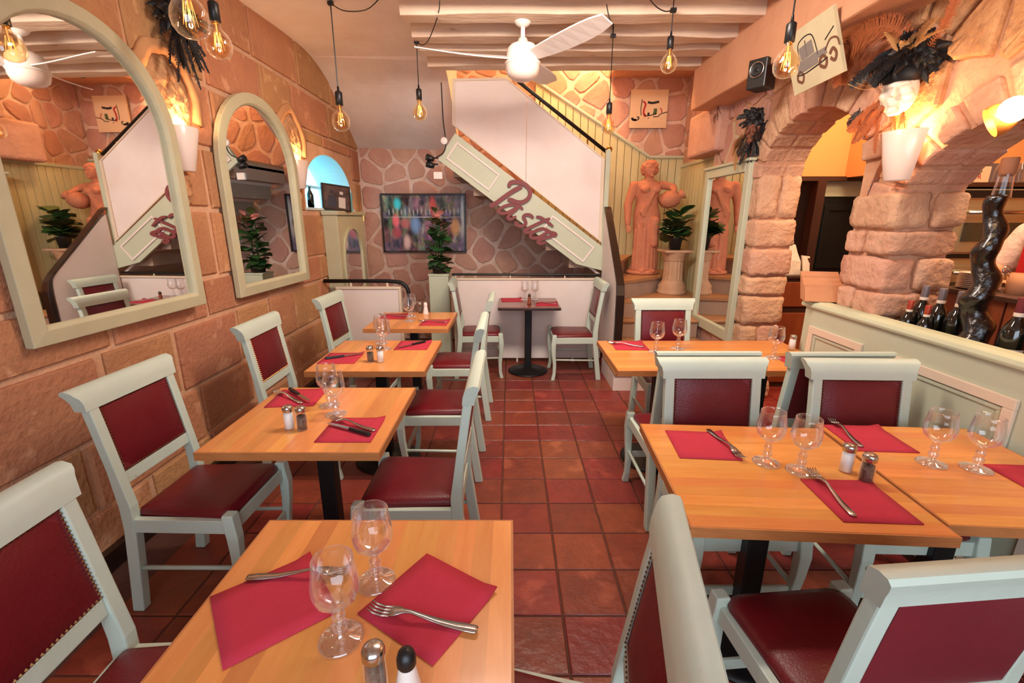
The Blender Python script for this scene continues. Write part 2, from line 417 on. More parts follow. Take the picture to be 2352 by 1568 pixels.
def chaikin(poly, k=0.25):
    out = []
    n = len(poly)
    for i in range(n):
        a = poly[i]; b = poly[(i+1) % n]
        if math.hypot(b[0]-a[0], b[1]-a[1]) < 0.02:
            out.append(((a[0]+b[0])/2, (a[1]+b[1])/2)); continue
        out.append((a[0]+(b[0]-a[0])*k, a[1]+(b[1]-a[1])*k)); out.append((a[0]+(b[0]-a[0])*(1-k), a[1]+(b[1]-a[1])*(1-k)))
    return out
def stone(poly, h, fn, rnd, bev=0.012, rough=0.004, rounded=True, name='stone', mat='flagstone', parent=None):
    """a slab stone: outline in wall coordinates (a, b), raised h; fn(a, b, h) -> world point"""
    area2 = sum(poly[i][0]*poly[(i+1) % len(poly)][1]-poly[(i+1) % len(poly)][0]*poly[i][1] for i in range(len(poly)))
    if area2 < 0: poly = poly[::-1]
    if rounded: poly = chaikin(poly, 0.18)
    cx = sum(p[0] for p in poly)/len(poly); cy = sum(p[1] for p in poly)/len(poly)
    sz = max(math.hypot(p[0]-cx, p[1]-cy) for p in poly)
    if sz < 0.03: return None
    k = max(0.6, 1-bev/sz*1.4)
    mb = MB(); n = len(poly); r = lambda: rnd.uniform(-rough, rough)
    r0 = [fn(p[0], p[1], -0.01) for p in poly]
    r1 = [fn(p[0]+r(), p[1]+r(), h-bev*0.8) for p in poly]
    r2 = [fn(cx+(p[0]-cx)*k, cy+(p[1]-cy)*k, h+r()) for p in poly]
    mb.loft([r0, r1, r2], False)
    c = len(mb.v); mb.v.append(tuple(fn(cx, cy, h+abs(r())*1.5)))
    for i in range(n): mb.f.append((2*n+i, 2*n+(i+1) % n, c))
    # orient outwards
    o = mb.build(name, mat, parent, smooth=False)
    return o
def recalc(o):
    bm = bmesh.new(); bm.from_mesh(o.data); bmesh.ops.recalc_face_normals(bm, faces=bm.faces); bm.to_mesh(o.data); bm.free()
    return o
def remesh(o, voxel, smooth=4, fac=0.5):
    m = o.modifiers.new('remesh', 'REMESH'); m.mode = 'VOXEL'; m.voxel_size = voxel; m.use_smooth_shade = True
    s = o.modifiers.new('smooth', 'SMOOTH'); s.iterations = smooth; s.factor = fac
    return o
def capsule(mb, a, b, ra, rb, seg=12, flat=1.0):
    """tapered limb segment with round ends"""
    a = Vector(a); b = Vector(b); t = (b-a).normalized()
    pts = []; rs = []
    for i in range(4):
        q = (i+0.15)/4*PI/2
        pts.append(a - t*ra*math.cos(q)); rs.append(ra*math.sin(q))
    pts.append(a); rs.append(ra); pts.append((a+b)/2); rs.append((ra+rb)/2); pts.append(b); rs.append(rb)
    for i in range(4):
        q = (4-i-0.15)/4*PI/2
        pts.append(b + t*rb*math.cos(q)); rs.append(rb*math.sin(q))
    return mb.tube(pts, rs, seg)
def ribbon(mb, pts, w, fn, h0=0.0, h1=0.006, ramp=0.0):
    """flat brush stroke: 2-D polyline of width w (number or list) extruded between heights h0 and h1"""
    P = [Vector((p[0], p[1])) for p in pts]; n = len(P); Lf = []; Rt = []
    for i in range(n):
        t = (P[min(i+1,n-1)]-P[max(i-1,0)])
        if t.length < 1e-9: t = Vector((1,0))
        t.normalize(); nr = Vector((-t.y, t.x)); ww = (w[i] if isinstance(w, (list, tuple)) else w)/2
        Lf.append(P[i]+nr*ww); Rt.append(P[i]-nr*ww)
    rings = [[fn(Lf[i].x,Lf[i].y,h0), fn(Rt[i].x,Rt[i].y,h0), fn(Rt[i].x,Rt[i].y,h1+ramp*i/n), fn(Lf[i].x,Lf[i].y,h1+ramp*i/n)] for i in range(n)]
    return mb.loft(rings, True)
# ================================================================ SETTING
XL, XR, YB, YF, ZC = -1.9, 2.05, 6.10, -1.5, 3.12
rnd = random.Random(11)

# ---- floor: grout bed and terracotta tiles
floor = struct(MB().box(-2.3, 5.1, YF-0.1, YB+0.2, -0.12, -0.007).build('floor', 'grout'))
PX, PY = 0.27, 0.2585
tile_me = MB().box(-PX/2+0.004, PX/2-0.004, -PY/2+0.004, PY/2-0.004, -0.012, 0.0).mesh('floor_tile')
bm = bmesh.new(); bm.from_mesh(tile_me)
bmesh.ops.bevel(bm, geom=[e for e in bm.edges if all(v.co.z > -0.001 for v in e.verts)], offset=0.004, segments=1, affect='EDGES'); bm.to_mesh(tile_me); bm.free()
rest = MB()
for i in range(-7, 9):
    for j in range(-11, 20):
        cx = -0.05+PX*(i+0.5); cy = 1.278+PY*(j+0.5)
        if cx-PX/2 < XL or cx+PX/2 > XR+0.1 or cy+PY/2 > YB or cy-PY/2 < YF: continue
        if -3 <= j <= 14:
            o = ob('floor_tile', tile_me, 'floor_tile', floor); o.location = (cx, cy, rnd.uniform(-0.0012, 0.0))
        else:
            rest.box(cx-PX/2+0.004, cx+PX/2-0.004, cy-PY/2+0.004, cy+PY/2-0.004, -0.012, -0.001)
for i in range(10):
    for j in range(-11, 13):
        rest.box(2.16+i*PX+0.004, 2.16+(i+1)*PX-0.004, 1.278+PY*j+0.004, 1.278+PY*(j+1)-0.004, -0.012, -0.001)
tag(rest.build('floor_tile', 'floor_tile', floor), kind='stuff')

# ---- generic wall slab with arched openings, in (s, z) with s along the wall
def arch_top(s, op):
    c, a, zb, zs, b = op
    q = max(0.0, 1-((s-c)/a)**2)
    return zs + b*math.sqrt(q)
def slab(s0, s1, z0, z1, h0, h1, ops, fn, n=18):
    mb = MB(); cuts = [s0, s1]
    for op in ops:
        c, a = op[0], op[1]
        cuts += [c-a*math.cos(PI*k/n) for k in range(n+1)]
    cuts = sorted(set(round(min(max(x, s0), s1), 5) for x in cuts))
    def pr(sa, sb, za0, zb0, za1, zb1):
        if za1-za0 < 1e-4 and zb1-zb0 < 1e-4: return
        mb.hexa([fn(sa,za0,h0), fn(sb,zb0,h0), fn(sb,zb0,h1), fn(sa,za0,h1)], [fn(sa,za1,h0), fn(sb,zb1,h0), fn(sb,zb1,h1), fn(sa,za1,h1)])
    for sa, sb in zip(cuts[:-1], cuts[1:]):
        mid = (sa+sb)/2; hit = None
        for op in ops:
            if abs(mid-op[0]) < op[1]: hit = op
        if hit:
            if hit[2] > z0: pr(sa, sb, z0, z0, hit[2], hit[2])
            pr(sa, sb, arch_top(sa, hit), arch_top(sb, hit), z1, z1)
        else: pr(sa, sb, z0, z0, z1, z1)
    return mb

# ---- left wall: ashlar blocks, arched window niche
NI = (5.12, 0.66, 1.70, 1.82, 0.42)
fl = lambda s, z, h: (XL-0.016+h, s, z)
wl = struct(recalc(slab(YF, YB, 0, 3.2, -0.42, 0.0, [NI], fl).build('wall_left', 'mortar_left')))
courses = [0.0, 0.29, 0.62, 1.0, 1.24, 1.65, 2.02, 2.40, 2.74, 3.18]
for ci in range(len(courses)-1):
    z0, z1 = courses[ci], courses[ci+1]
    s = YF + rnd.uniform(0, 0.3)
    while s < YB:
        w = rnd.uniform(0.42, 0.82); e = min(s+w, YB)
        if YB-e < 0.2: e = YB
        j = 0.015
        a0, a1, b0, b1 = s+j*rnd.uniform(0.6,1.6), e-j*rnd.uniform(0.6,1.6), z0+j*rnd.uniform(0.6,1.6), z1-j*rnd.uniform(0.6,1.6)
        poly = [(a0,b0),(a1,b0+rnd.uniform(-.006,.006)),(a1+rnd.uniform(-.01,.01),b1),(a0+rnd.uniform(-.01,.01),b1+rnd.uniform(-.006,.006))]
        polys = [poly]
        n0, n1, nz0, nz1 = NI[0]-NI[1]-0.05, NI[0]+NI[1]+0.05, NI[2]-0.03, NI[3]+NI[4]+0.06
        if a1 > n0 and a0 < n1 and b1 > nz0 and b0 < nz1:
            polys = []
            for args in ((1,0,n0), (-1,0,-n1)):
                q = clip(poly, *args)
                if len(q) > 2: polys.append(q)
            q = clip(clip(clip(poly, 1,0,n1), -1,0,-n0), 0,-1,-nz1)
            if len(q) > 2: polys.append(q)
            q = clip(clip(clip(poly, 1,0,n1), -1,0,-n0), 0,1,nz0)
            if len(q) > 2: polys.append(q)
        for q in polys:
            if max(p[0] for p in q)-min(p[0] for p in q) < 0.06 or max(p[1] for p in q)-min(p[1] for p in q) < 0.06: continue
            stone(q, 0.014+rnd.uniform(0, 0.006), fl, rnd, bev=0.01, rough=0.002, rounded=False, name='stone_block', mat='stone_left', parent=wl)
        s = e
# niche window: sill, pane with blue daylight, glazing bar
win = struct(MB().box(-2.34, -2.31, 4.40, 5.84, 1.66, 2.30).build('window_1', 'window_sky'))
MB().box(-2.30, -2.27, 5.10, 5.14, 1.70, 2.24).build('window_bar', 'niche_white', win)
MB().box(-2.30, -2.27, 4.46, 5.78, 1.93, 1.96).build('window_bar', 'niche_white', win)
nic = MB()
for k in range(24):
    t0 = PI*k/24; t1 = PI*(k+1)/24
    p = lambda t, r: (NI[0]-(NI[1]-r)*math.cos(t), NI[3]+(NI[4]-r)*math.sin(t))
    a, b, c, d = p(t0,-0.001), p(t1,-0.001), p(t1,0.012), p(t0,0.012)
    nic.hexa([(-2.3,a[0],a[1]),(-2.3,b[0],b[1]),(-2.3,c[0],c[1]),(-2.3,d[0],d[1])],[(XL-0.02,a[0],a[1]),(XL-0.02,b[0],b[1]),(XL-0.02,c[0],c[1]),(XL-0.02,d[0],d[1])])
nic.box(-2.3, XL-0.02, NI[0]+NI[1]-0.012, NI[0]+NI[1], 1.70, 1.83)
nic.box(-2.3, XL-0.02, NI[0]-NI[1], NI[0]-NI[1]+0.012, 1.70, 1.83)
recalc(nic.build('window_reveal', 'niche_white', win))
MB().box(-2.3, XL+0.0, NI[0]-NI[1]-0.02, NI[0]+NI[1]+0.02, 1.675, 1.70).build('window_sill', 'niche_white', win, bevel=0.004)

# ---- back wall: flagstones in pale joints
fb = lambda s, z, h: (s, YB-h, z)
wb = struct(MB().box(-2.3, 2.6, YB, YB+0.2, -0.05, 4.3).build('wall_back', 'joint_back'))
for poly in voronoi(XL, 2.17, 0.0, 3.75, 0.25, 0.017, rnd, 1.15):
    stone(poly, 0.009+rnd.uniform(0,0.007), fb, rnd, bev=0.009, rough=0.003, name='flagstone', mat='flagstone', parent=wb)

# ---- right wall with two arches (passage and bar)
A1 = (3.36, 0.56, 0.0, 1.90, 0.42)
A2 = (1.66, 0.84, 0.0, 1.66, 0.42)
TH = 0.31
fr = lambda s, z, h: (XR-h, s, z)
wr = struct(recalc(slab(YF, 4.86, 0, 3.12, -TH, 0.0, [A2, A1], fr, 24).build('wall_right', 'pillar_mortar')))
def push_out(p, m=0.0):
    for op in (A1, A2):
        c, a, zb, zs, b = op; a += m; b += m
        if abs(p[0]-c) < a:
            if p[1] < zs:
                p = (c+math.copysign(a, p[0]-c), p[1])
            else:
                q = math.hypot((p[0]-c)/a, (p[1]-zs)/b)
                if 1e-6 < q < 1: p = (c+(p[0]-c)/q, zs+(p[1]-zs)/q)
    return p
def inside(p, m):
    for op in (A1, A2):
        c, a, zb, zs, b = op; a += m; b += m
        if abs(p[0]-c) < a and (p[1] < zs or math.hypot((p[0]-c)/a, (p[1]-zs)/b) < 1): return True
    return False
VO = 0.20   # depth of the arch stones on the wall face
for poly in voronoi(0.2, 4.86, 0.0, 3.1, 0.27, 0.013, rnd, 1.1):
    cx = sum(p[0] for p in poly)/len(poly); cy = sum(p[1] for p in poly)/len(poly)
    if inside((cx, cy), VO*0.75): continue
    if cx < 0.82 and cy < 2.0: continue
    if cx < 3.0 and cy < 0.9: continue
    q = []
    for k in range(len(poly)):
        a, b = poly[k], poly[(k+1) % len(poly)]
        for t in (0, 0.33, 0.66): q.append(push_out((a[0]+(b[0]-a[0])*t, a[1]+(b[1]-a[1])*t), VO+0.012))
    r = [q[0]]
    for p in q[1:]:
        if math.hypot(p[0]-r[-1][0], p[1]-r[-1][1]) > 0.015: r.append(p)
    if len(r) < 4: continue
    far = cx > 3.95
    stone(r, 0.016+rnd.uniform(0, 0.022), fr, rnd, bev=0.014, rough=0.005, rounded=False, name='wall_stone', mat='flagstone' if far else ('rough_stone' if cy > 2.0 and cx < 2.75 else 'pillar_stone'), parent=wr)
# voussoirs: wedge stones that wrap from the wall face under the arch
for op, n, t0, t1 in ((A1, 11, 0.02, PI-0.02), (A2, 13, 0.25, PI-0.02)):
    c, a, zb, zs, b = op
    for k in range(n):
        u0 = t0+(t1-t0)*k/n+0.02; u1 = t0+(t1-t0)*(k+1)/n-0.02
        if u1 < 0 : continue
        vo = VO*rnd.uniform(0.75, 1.1); h = 0.022+rnd.uniform(0, 0.02); sk = rnd.uniform(0.0, 0.018)
        for (x0, x1) in ((XR-h, XR+0.15+rnd.uniform(-0.03,0.03)), (None, XR+TH+0.008)):
            if x0 is None: x0 = last+0.012
            last = x1
            rings = []
            for q in range(4):
                u = u0+(u1-u0)*q/3
                ci = (c-(a-sk)*math.cos(u), zs+(b-sk)*math.sin(u)); co = (c-(a+vo)*math.cos(u), zs+(b+vo)*math.sin(u))
                rings.append([(x0,ci[0],ci[1]),(x1,ci[0],ci[1]),(x1,co[0],co[1]),(x0,co[0],co[1])])
            recalc(MB().loft(rings).build('arch_stone', 'pillar_stone', wr, bevel=0.014))
# jamb blocks facing the camera (faces y-) and the blocks on the face of the middle pillar
def rough_block(x0, x1, y0, y1, z0, z1, name='pillar_stone', seed=0):
    """rough-dressed block: a beveled cuboid with displaced faces"""
    bmx = bmesh.new()
    bmesh.ops.create_cube(bmx, size=1.0)
    bmesh.ops.subdivide_edges(bmx, edges=bmx.edges[:], cuts=6, use_grid_fill=True)
    L = (x1-x0, y1-y0, z1-z0)
    for v in bmx.verts:
        p = [v.co.x, v.co.y, v.co.z]
        corner = sum(1 for k in p if abs(abs(k)-0.5) < 1e-3)
        for k in range(3):
            p[k] = p[k]*L[k]
            if corner >= 2 and abs(abs(v.co[k])-0.5) < 1e-3: p[k] -= math.copysign(0.006 if corner == 2 else 0.010, v.co[k])
        q = Vector(p)+Vector(((x0+x1)/2, (y0+y1)/2, (z0+z1)/2))
        d = noise.noise_vector(q*7+Vector((seed, seed*2, 0)))*0.010+noise.noise_vector(q*22)*0.009+noise.noise_vector(q*48)*0.005
        v.co = q+d
    me = bpy.data.meshes.new(name); bmx.to_mesh(me); bmx.free()
    for p in me.polygons: p.use_smooth = True
    return ob(name, me, 'pillar_stone', wr)
# far pillar (jamb of the passage), y- face at 3.92
z = 0.0; k = 0
while z < 1.93:
    h = rnd.uniform(0.16, 0.30); z1 = z+h
    if z1 > 1.82: z1 = 1.95
    if rnd.random() < 0.45:
        m = XR+rnd.uniform(0.11, 0.2)
        rough_block(XR-0.02, m-0.008, 3.895, 4.06, z+0.008, z1-0.008, seed=k); rough_block(m+0.008, XR+TH+0.01, 3.895, 4.06, z+0.008, z1-0.008, seed=k+40)
    else:
        rough_block(XR-0.025, XR+TH+0.015, 3.885+rnd.uniform(-0.015,0.01), 4.06, z+0.008, z1-0.008, seed=k)
    z = z1; k += 1
# middle pillar between passage and bar: x- face plus y- face at 2.50
z = 0.9; k = 100
while z < 1.72:
    h = rnd.uniform(0.14, 0.21); z1 = z+h
    if z1 > 1.62: z1 = 1.74
    sp = XR+rnd.uniform(0.10, 0.17)
    if k % 2: rough_block(XR-0.04, XR+TH+0.015, 2.465, 2.655, z+0.007, z1-0.007, seed=k); rough_block(XR-0.03, XR+0.1, 2.67, 2.81, z+0.007, z1-0.007, seed=k+9)
    else: rough_block(XR-0.035, sp-0.007, 2.475, 2.81, z+0.007, z1-0.007, seed=k); rough_block(sp+0.007, XR+TH+0.02, 2.45, 2.6, z+0.007, z1-0.007, seed=k+9)
    z = z1; k += 1

# ---- stair recess wall right of the stairs
struct(MB().box(2.17, 2.45, 4.86, YB+0.1, 0, 4.3).build('wall_stair', 'joint_back'))
ws = bpy.data.objects['wall_stair']
fs = lambda s, z, h: (2.17-h, s, z)
for poly in voronoi(4.87, YB, 1.9, 3.6, 0.26, 0.013, rnd, 1.0):
    stone(poly, 0.018, fs, rnd, name='flagstone', mat='flagstone', parent=ws)
struct(MB().box(2.05, 2.17, 4.86, 4.90, 0, 3.12).build('trim_1', 'sage_wall'))
# stone ledge under the main beam, above the stair recess
recalc(MB().box(1.93, 2.17, 4.62, 5.35, 2.22, 2.64).build('corbel', 'flagstone', wr, bevel=0.03))

# ---- front wall behind the camera with the shop window, outer walls of bar and passage
ff = lambda s, z, h: (s, YF-h, z)
wf = struct(recalc(slab(-2.3, 5.1, 0, 3.2, 0, 0.15, [(0.25, 1.45, 0.75, 2.7, 0.06)], ff, 6).build('wall_front', 'wall_plain')))
w2 = struct(MB().box(-1.2, 1.7, YF-0.09, YF-0.08, 0.75, 2.76).build('window_2', 'pane'))
fm = MB()
for x in (-1.2, -0.25, 0.70, 1.64): fm.box(x, x+0.06, YF-0.12, YF-0.04, 0.75, 2.74)
for zz in (0.75, 2.70): fm.box(-1.2, 1.7, YF-0.12, YF-0.04, zz, zz+0.05)
fm.build('window_frame', 'sage_paint', w2)
struct(MB().box(5.0, 5.15, YF, 4.7, 0, 3.2).build('wall_bar_side', 'orange_wall'))
# passage back wall: plaster above a dark opening; the bar's back wall stands nearer
pb = struct(MB().box(2.36, 3.12, 4.50, 4.60, 1.965, 3.12).build('wall_passage', 'orange_wall'))
struct(MB().box(3.12, 5.0, 3.72, 3.82, 0, 3.12).build('wall_bar', 'orange_wall'))
struct(MB().box(3.12, 3.20, 3.82, 4.60, 1.965, 3.12).build('wall_bar_return', 'orange_wall'))
struct(MB().box(3.75, 3.85, 3.82, 5.6, 0, 1.965).build('wall_pantry_side', 'wall_plain'))
struct(MB().box(2.36, 3.85, 5.5, 5.6, 0, 3.12).build('wall_pantry', 'wall_plain'))
struct(MB().box(2.3, 2.36, 4.865, 5.6, 0, 3.12).build('wall_pantry_left', 'wall_plain'))
struct(MB().box(2.36, 3.85, 4.6, 5.6, 1.97, 2.05).build('ceiling_pantry', 'wall_plain'))

# ---- ceiling: boards, joists, main beam, plaster soffit over the left side
ce = struct(MB().box(-0.72, 5.1, YF-0.1, 4.95, ZC, ZC+0.12).build('ceiling', 'plaster_white'))
for k, y in enumerate((-0.9, -0.45, 0.0, 0.45, 0.9, 1.35, 1.8, 2.25, 2.7, 3.15, 3.585, 3.985, 4.29, 4.68)):
    bmx = MB()
    n = 14; rings = []
    for i in range(n+1):
        x = -0.76+(1.80+0.76)*i/n
        w = lambda q: noise.noise(Vector((x*2.2, y*3+q, q*5)))*0.018
        y0, y1 = y-0.002+w(1), y+0.175+w(2)
        rings.append([(x,y0+0.01,2.95+w(3)),(x,y1-0.01,2.95+w(4)),(x,y1,2.99),(x,y1,ZC),(x,y0,ZC),(x,y0,2.985)])
    recalc(bmx.loft(rings).build('joist', 'beam_white', ce, bevel=0.006))
n = 20; rings = []
for i in range(n+1):
    y = YF+(4.86-YF)*i/n
    w = lambda q: noise.noise(Vector((q*4, y*1.7, q)))*0.012
    rings.append([(1.75+w(1),y,2.60+w(2)),(2.05,y,2.60+w(3)),(2.05,y,ZC),(1.75+w(4),y,ZC)])
mbm = struct(recalc(MB().loft(rings).build('beam_main', 'beam_plaster', bevel=0.015)))
# plaster soffit: flat, then curving down to the back wall
prof = [(YF-0.05,3.06),(2.5,3.06),(3.6,3.07),(4.3,3.10),(4.75,3.10),(5.05,3.05),(5.3,2.96),(5.55,2.81),(5.8,2.63),(YB+0.02,2.42)]
pr = crom([(p[0], p[1]) for p in prof], 5)
rings = []
for p in pr:
    e = 0.0 if p.x < 4.5 else (p.x-4.5)/1.6
    xr = -0.60-0.34*max(0, e)**1.5 if p.x > 4.9 else -0.60
    x1 = -0.70 if p.x < 4.88 else -0.64
    rings.append([(XL-0.02,p.x,p.y),(x1,p.x,p.y-(0.02 if p.x > 4.9 else 0)),(x1,p.x,3.25 if p.x < 4.9 else 4.25),(XL-0.02,p.x,3.25 if p.x < 4.9 else 4.25)])
struct(recalc(MB().loft(rings).build('ceiling_soffit', 'plaster_white')))
# stairwell shell above the ceiling
struct(MB().box(-0.72, 2.3, 4.95, 5.02, 3.02, 4.3).build('wall_stairwell_front', 'plaster_white'))
struct(MB().box(-1.1, 2.3, 4.95, YB+0.1, 4.2, 4.3).build('ceiling_stairwell', 'plaster_white'))
struct(MB().box(1.18, 2.17, 5.55, YB, 3.22, 3.6).build('trim_2', 'beam_plaster', bevel=0.02))

# ---- staircase
st = thing('staircase', 'staircase with tan winder treads climbing left behind the white partition', 'staircase', (0,0,0))
R = 0.19; NW = (1.07, 4.72)
def wedge(a0, a1, z0, z1, name, mat):
    """winder piece between two angles around the newel, clipped to the recess"""
    poly = [(1.07,4.72-0.02),(2.16,4.72-0.02),(2.16,6.08),(1.07,6.08)]
    poly = [(1.12,4.68),(1.975,4.68),(1.975,4.94),(2.128,4.945),(2.128,6.04),(0.97,6.04)]
    n0 = (math.sin(a0), -math.cos(a0)); poly = clip(poly, n0[0], n0[1], n0[0]*NW[0]+n0[1]*NW[1])
    n1 = (-math.sin(a1), math.cos(a1)); poly = clip(poly, n1[0], n1[1], n1[0]*NW[0]+n1[1]*NW[1])
    if len(poly) < 3: return None
    m = MB(); m.loft([[(p[0],p[1],z0) for p in poly],[(p[0],p[1],z1) for p in poly]])
    return recalc(m.build(name, mat, st))
# straight lower steps (faces y-)
for k, y in enumerate((4.10, 4.40, 4.68)):
    x0 = 0.985 if k == 0 else 1.075
    xe = 1.975
    y1 = 4.68 if k < 2 else 5.0
    MB().box(x0, xe, y, y1, k*R if k else 0.0, (k+1)*R-0.03).build('riser', 'white_panel' if k == 0 else 'riser', st)
    MB().box(x0, xe, y-0.025, y1, (k+1)*R-0.03, (k+1)*R).build('tread', 'tread', st, bevel=0.008)
angs = [math.radians(a) for a in (17, 44, 70)]
for k, a in enumerate(angs):
    zt = (k+4)*R
    wedge(a, math.radians(120), zt-R, zt-0.03, 'riser', 'riser')
    wedge(a-0.03, math.radians(120), zt-0.03, zt, 'tread', 'tread')
for k in range(6):   # straight flight to the left
    x = 0.93-0.26*k; zt = 1.28+k*R; xa = max(x-0.28, -0.60)
    MB().box(xa, x, 5.085, 6.05, zt-R-0.02, zt-0.03).build('riser', 'riser', st)
    MB().box(xa, x+0.025, 5.085, 6.05, zt-0.03, zt).build('tread', 'tread', st)
sl = lambda x: 1.055+(0.93-x)*0.731
recalc(MB().hexa([(-0.60,5.05,sl(-0.60)-0.03),(1.0,5.05,sl(1.0)-0.03),(1.0,6.06,sl(1.0)-0.03),(-0.60,6.06,sl(-0.60)-0.03)],[(-0.60,5.05,sl(-0.60)),(1.0,5.05,sl(1.0)),(1.0,6.06,sl(1.0)),(-0.60,6.06,sl(-0.60))]).build('soffit_board', 'plaster_white', st))
# outer stringer board with two sunk panels and the lettering
def yq(x, z, y): return (x, y, z)
d = Vector((0.98-(-0.557), 1.312-2.429)).normalized(); nrm = Vector((-d.y, d.x))   # along the slope / upwards
P0 = Vector((-0.557, 2.429)); Ls = 1.9
def sp(a, b, h): 
    q = P0+d*a+nrm*b
    return (q.x, 4.985-h, q.y)
WB = 0.31
out = [(0,0),(Ls+0.0,0),(Ls+0.26,-0.185),(Ls+0.0,-WB-0.04),(Ls-0.02,-WB),(0,-WB)]
so = recalc(MB().loft([[sp(a,b,-0.03) for a,b in [(0,0),(1.94,0),(1.94+0.195*0.72,-0.195),(1.80,-WB),(0,-WB)]],
                       [sp(a,b,0.0) for a,b in [(0,0),(1.94,0),(1.94+0.195*0.72,-0.195),(1.80,-WB),(0,-WB)]]]).build('stringer', 'sage_wall', st))
def frame_on(fn, a0, a1, b0, b1, w, h0, h1, name, mat, parent):
    m = MB()
    for (p, q, r, s_) in ((a0,a1,b0,b0+w),(a0,a1,b1-w,b1),(a0,a0+w,b0+w,b1-w),(a1-w,a1,b0+w,b1-w)):
        m.loft([[fn(p,r,h0),fn(q,r,h0),fn(q,s_,h0),fn(p,s_,h0)],[fn(p,r,h1),fn(q,r,h1),fn(q,s_,h1),fn(p,s_,h1)]])
    return recalc(m.build(name, mat, parent, bevel=0.003))
frame_on(sp, 0.06, 0.60, -0.255, -0.055, 0.02, 0.0, 0.012, 'moulding', 'white_panel', so)
frame_on(sp, 1.28, 1.85, -0.255, -0.055, 0.02, 0.0, 0.012, 'moulding', 'white_panel', so)
# painted script lettering "Pasta" cut from board, standing proud of the stringer
def lp(a, b, h): return (-0.319+a*0.001006, 4.972-h, 2.160-b*0.001006)
strokes = {'P': [([(100,428),(135,424),(180,398),(240,356),(320,302),(400,258),(440,243)], 44), ([(318,246),(308,228),(330,202),(390,198),(455,215),(508,258),(522,312),(500,362),(448,394),(390,396),(330,376),(290,368)], 42)],
           'a': [([(450,468),(405,432),(330,420),(250,440),(196,476),(208,504),(270,506),(350,470),(418,424),(372,474),(312,522),(292,552),(322,566),(380,536)], 31)],
           's': [([(368,588),(388,624),(440,636),(480,612),(470,572),(454,544),(480,522),(526,526),(560,554)], 33)],
           't': [([(735,560),(680,580),(590,620),(500,662),(470,684),(494,702),(550,686)], 32), ([(588,540),(640,552),(700,588),(768,640)], 30)],
           'A': [([(756,716),(722,688),(660,664),(590,682),(532,724),(548,756),(620,752),(720,700),(800,722),(720,748),(640,776),(610,798),(640,816),(696,802)], 33)]}
sign = thing('script_sign', 'dark red script lettering reading Pasta fixed on the sage stair board', 'sign', (0,0,0))
for key, ss in strokes.items():
    m = MB()
    for pts, w in ss:
        q = crom(pts, 6); ws_ = []
        for i in range(len(q)):
            e = min(i, len(q)-1-i)
            ws_.append(w*(0.62+0.38*min(1, e/4)))
        ribbon(m, q, ws_, lp, 0.0, 0.014+0.003*ss.index((pts, w)), 0.004)
    recalc(m.build('letter', 'letter', sign))
# white balustrade panels over the stringer with trim, seam at x 0.165
bal = thing('balustrade', 'white panelled stair balustrade above the stringer board', 'balustrade', (0,0,0))
yb = 5.03
bp = [(-0.576,2.93),(-0.588,2.515),(0.985,1.345),(0.975,2.19),(-0.04,2.94)]
pl = clip(bp, 1, 0, 0.163); pr2 = clip(bp, -1, 0, -0.167)
for q in (pl, pr2):
    recalc(MB().loft([[(p[0],yb,p[1]) for p in q],[(p[0],yb+0.025,p[1]) for p in q]]).build('panel', 'white_panel', bal))
cx = sum(p[0] for p in bp)/5; cz = sum(p[1] for p in bp)/5
tr = MB()
for i in range(5):
    a, b = bp[i], bp[(i+1) % 5]
    k = 0.96
    a2 = (cx+(a[0]-cx)*k, cz+(a[1]-cz)*k); b2 = (cx+(b[0]-cx)*k, cz+(b[1]-cz)*k)
    tr.loft([[(a[0],yb-0.014,a[1]),(b[0],yb-0.014,b[1]),(b2[0],yb-0.014,b2[1]),(a2[0],yb-0.014,a2[1])],[(a[0],yb,a[1]),(b[0],yb,b[1]),(b2[0],yb,b2[1]),(a2[0],yb,a2[1])]])
recalc(tr.build('trim', 'cream_trim', bal))
MB().box(0.985, 1.035, 5.02, 5.07, 1.2, 2.28).build('post', 'sage_wall', bal, bevel=0.004)
# black handrail with brass knob
hr = thing('handrail', 'straight black handrail with brass ball end above the balustrade', 'handrail', (0,0,0))
MB().tube([(0.0,5.10,2.985),(0.16,5.10,2.87),(1.0,5.10,2.27)], 0.018, 10).build('rail', 'black_metal', hr, smooth=True)
MB().ball((1.03,5.10,2.29), 0.034, 14, 10).build('knob', 'brass', hr, smooth=True)
MB().tube([(0.30,5.10,2.77),(0.30,5.06,2.60)], 0.008, 6).build('bracket', 'brass', hr)
MB().tube([(0.80,5.10,2.41),(0.80,5.06,2.25)], 0.008, 6).build('bracket', 'brass', hr)
# newel wall with black curved rail in front of the winder
nw = thing('stair_newel_wall', 'low white stair side wall capped by a bent black rail', 'stair wall', (0,0,0))
recalc(MB().loft([[(x,4.24,0.192),(x,4.98,0.192),(x,4.98,1.64),(x,4.92,1.60),(x,4.26,1.02)] for x in (0.995,1.06)]).build('panel', 'white_panel', nw))
rp = [(0,4.99,1.705),(0,4.90,1.62),(0,4.60,1.345),(0,4.31,1.085),(0,4.245,1.01),(0,4.215,0.92),(0,4.21,0.8),(0,4.21,0.195)]
rings = [[(0.99,p[1]-0.024,p[2]-0.014),(1.065,p[1]-0.024,p[2]-0.014),(1.065,p[1]+0.024,p[2]+0.014),(0.99,p[1]+0.024,p[2]+0.014)] for p in rp]
recalc(MB().loft(rings).build('rail', 'black_wood', nw, bevel=0.01))
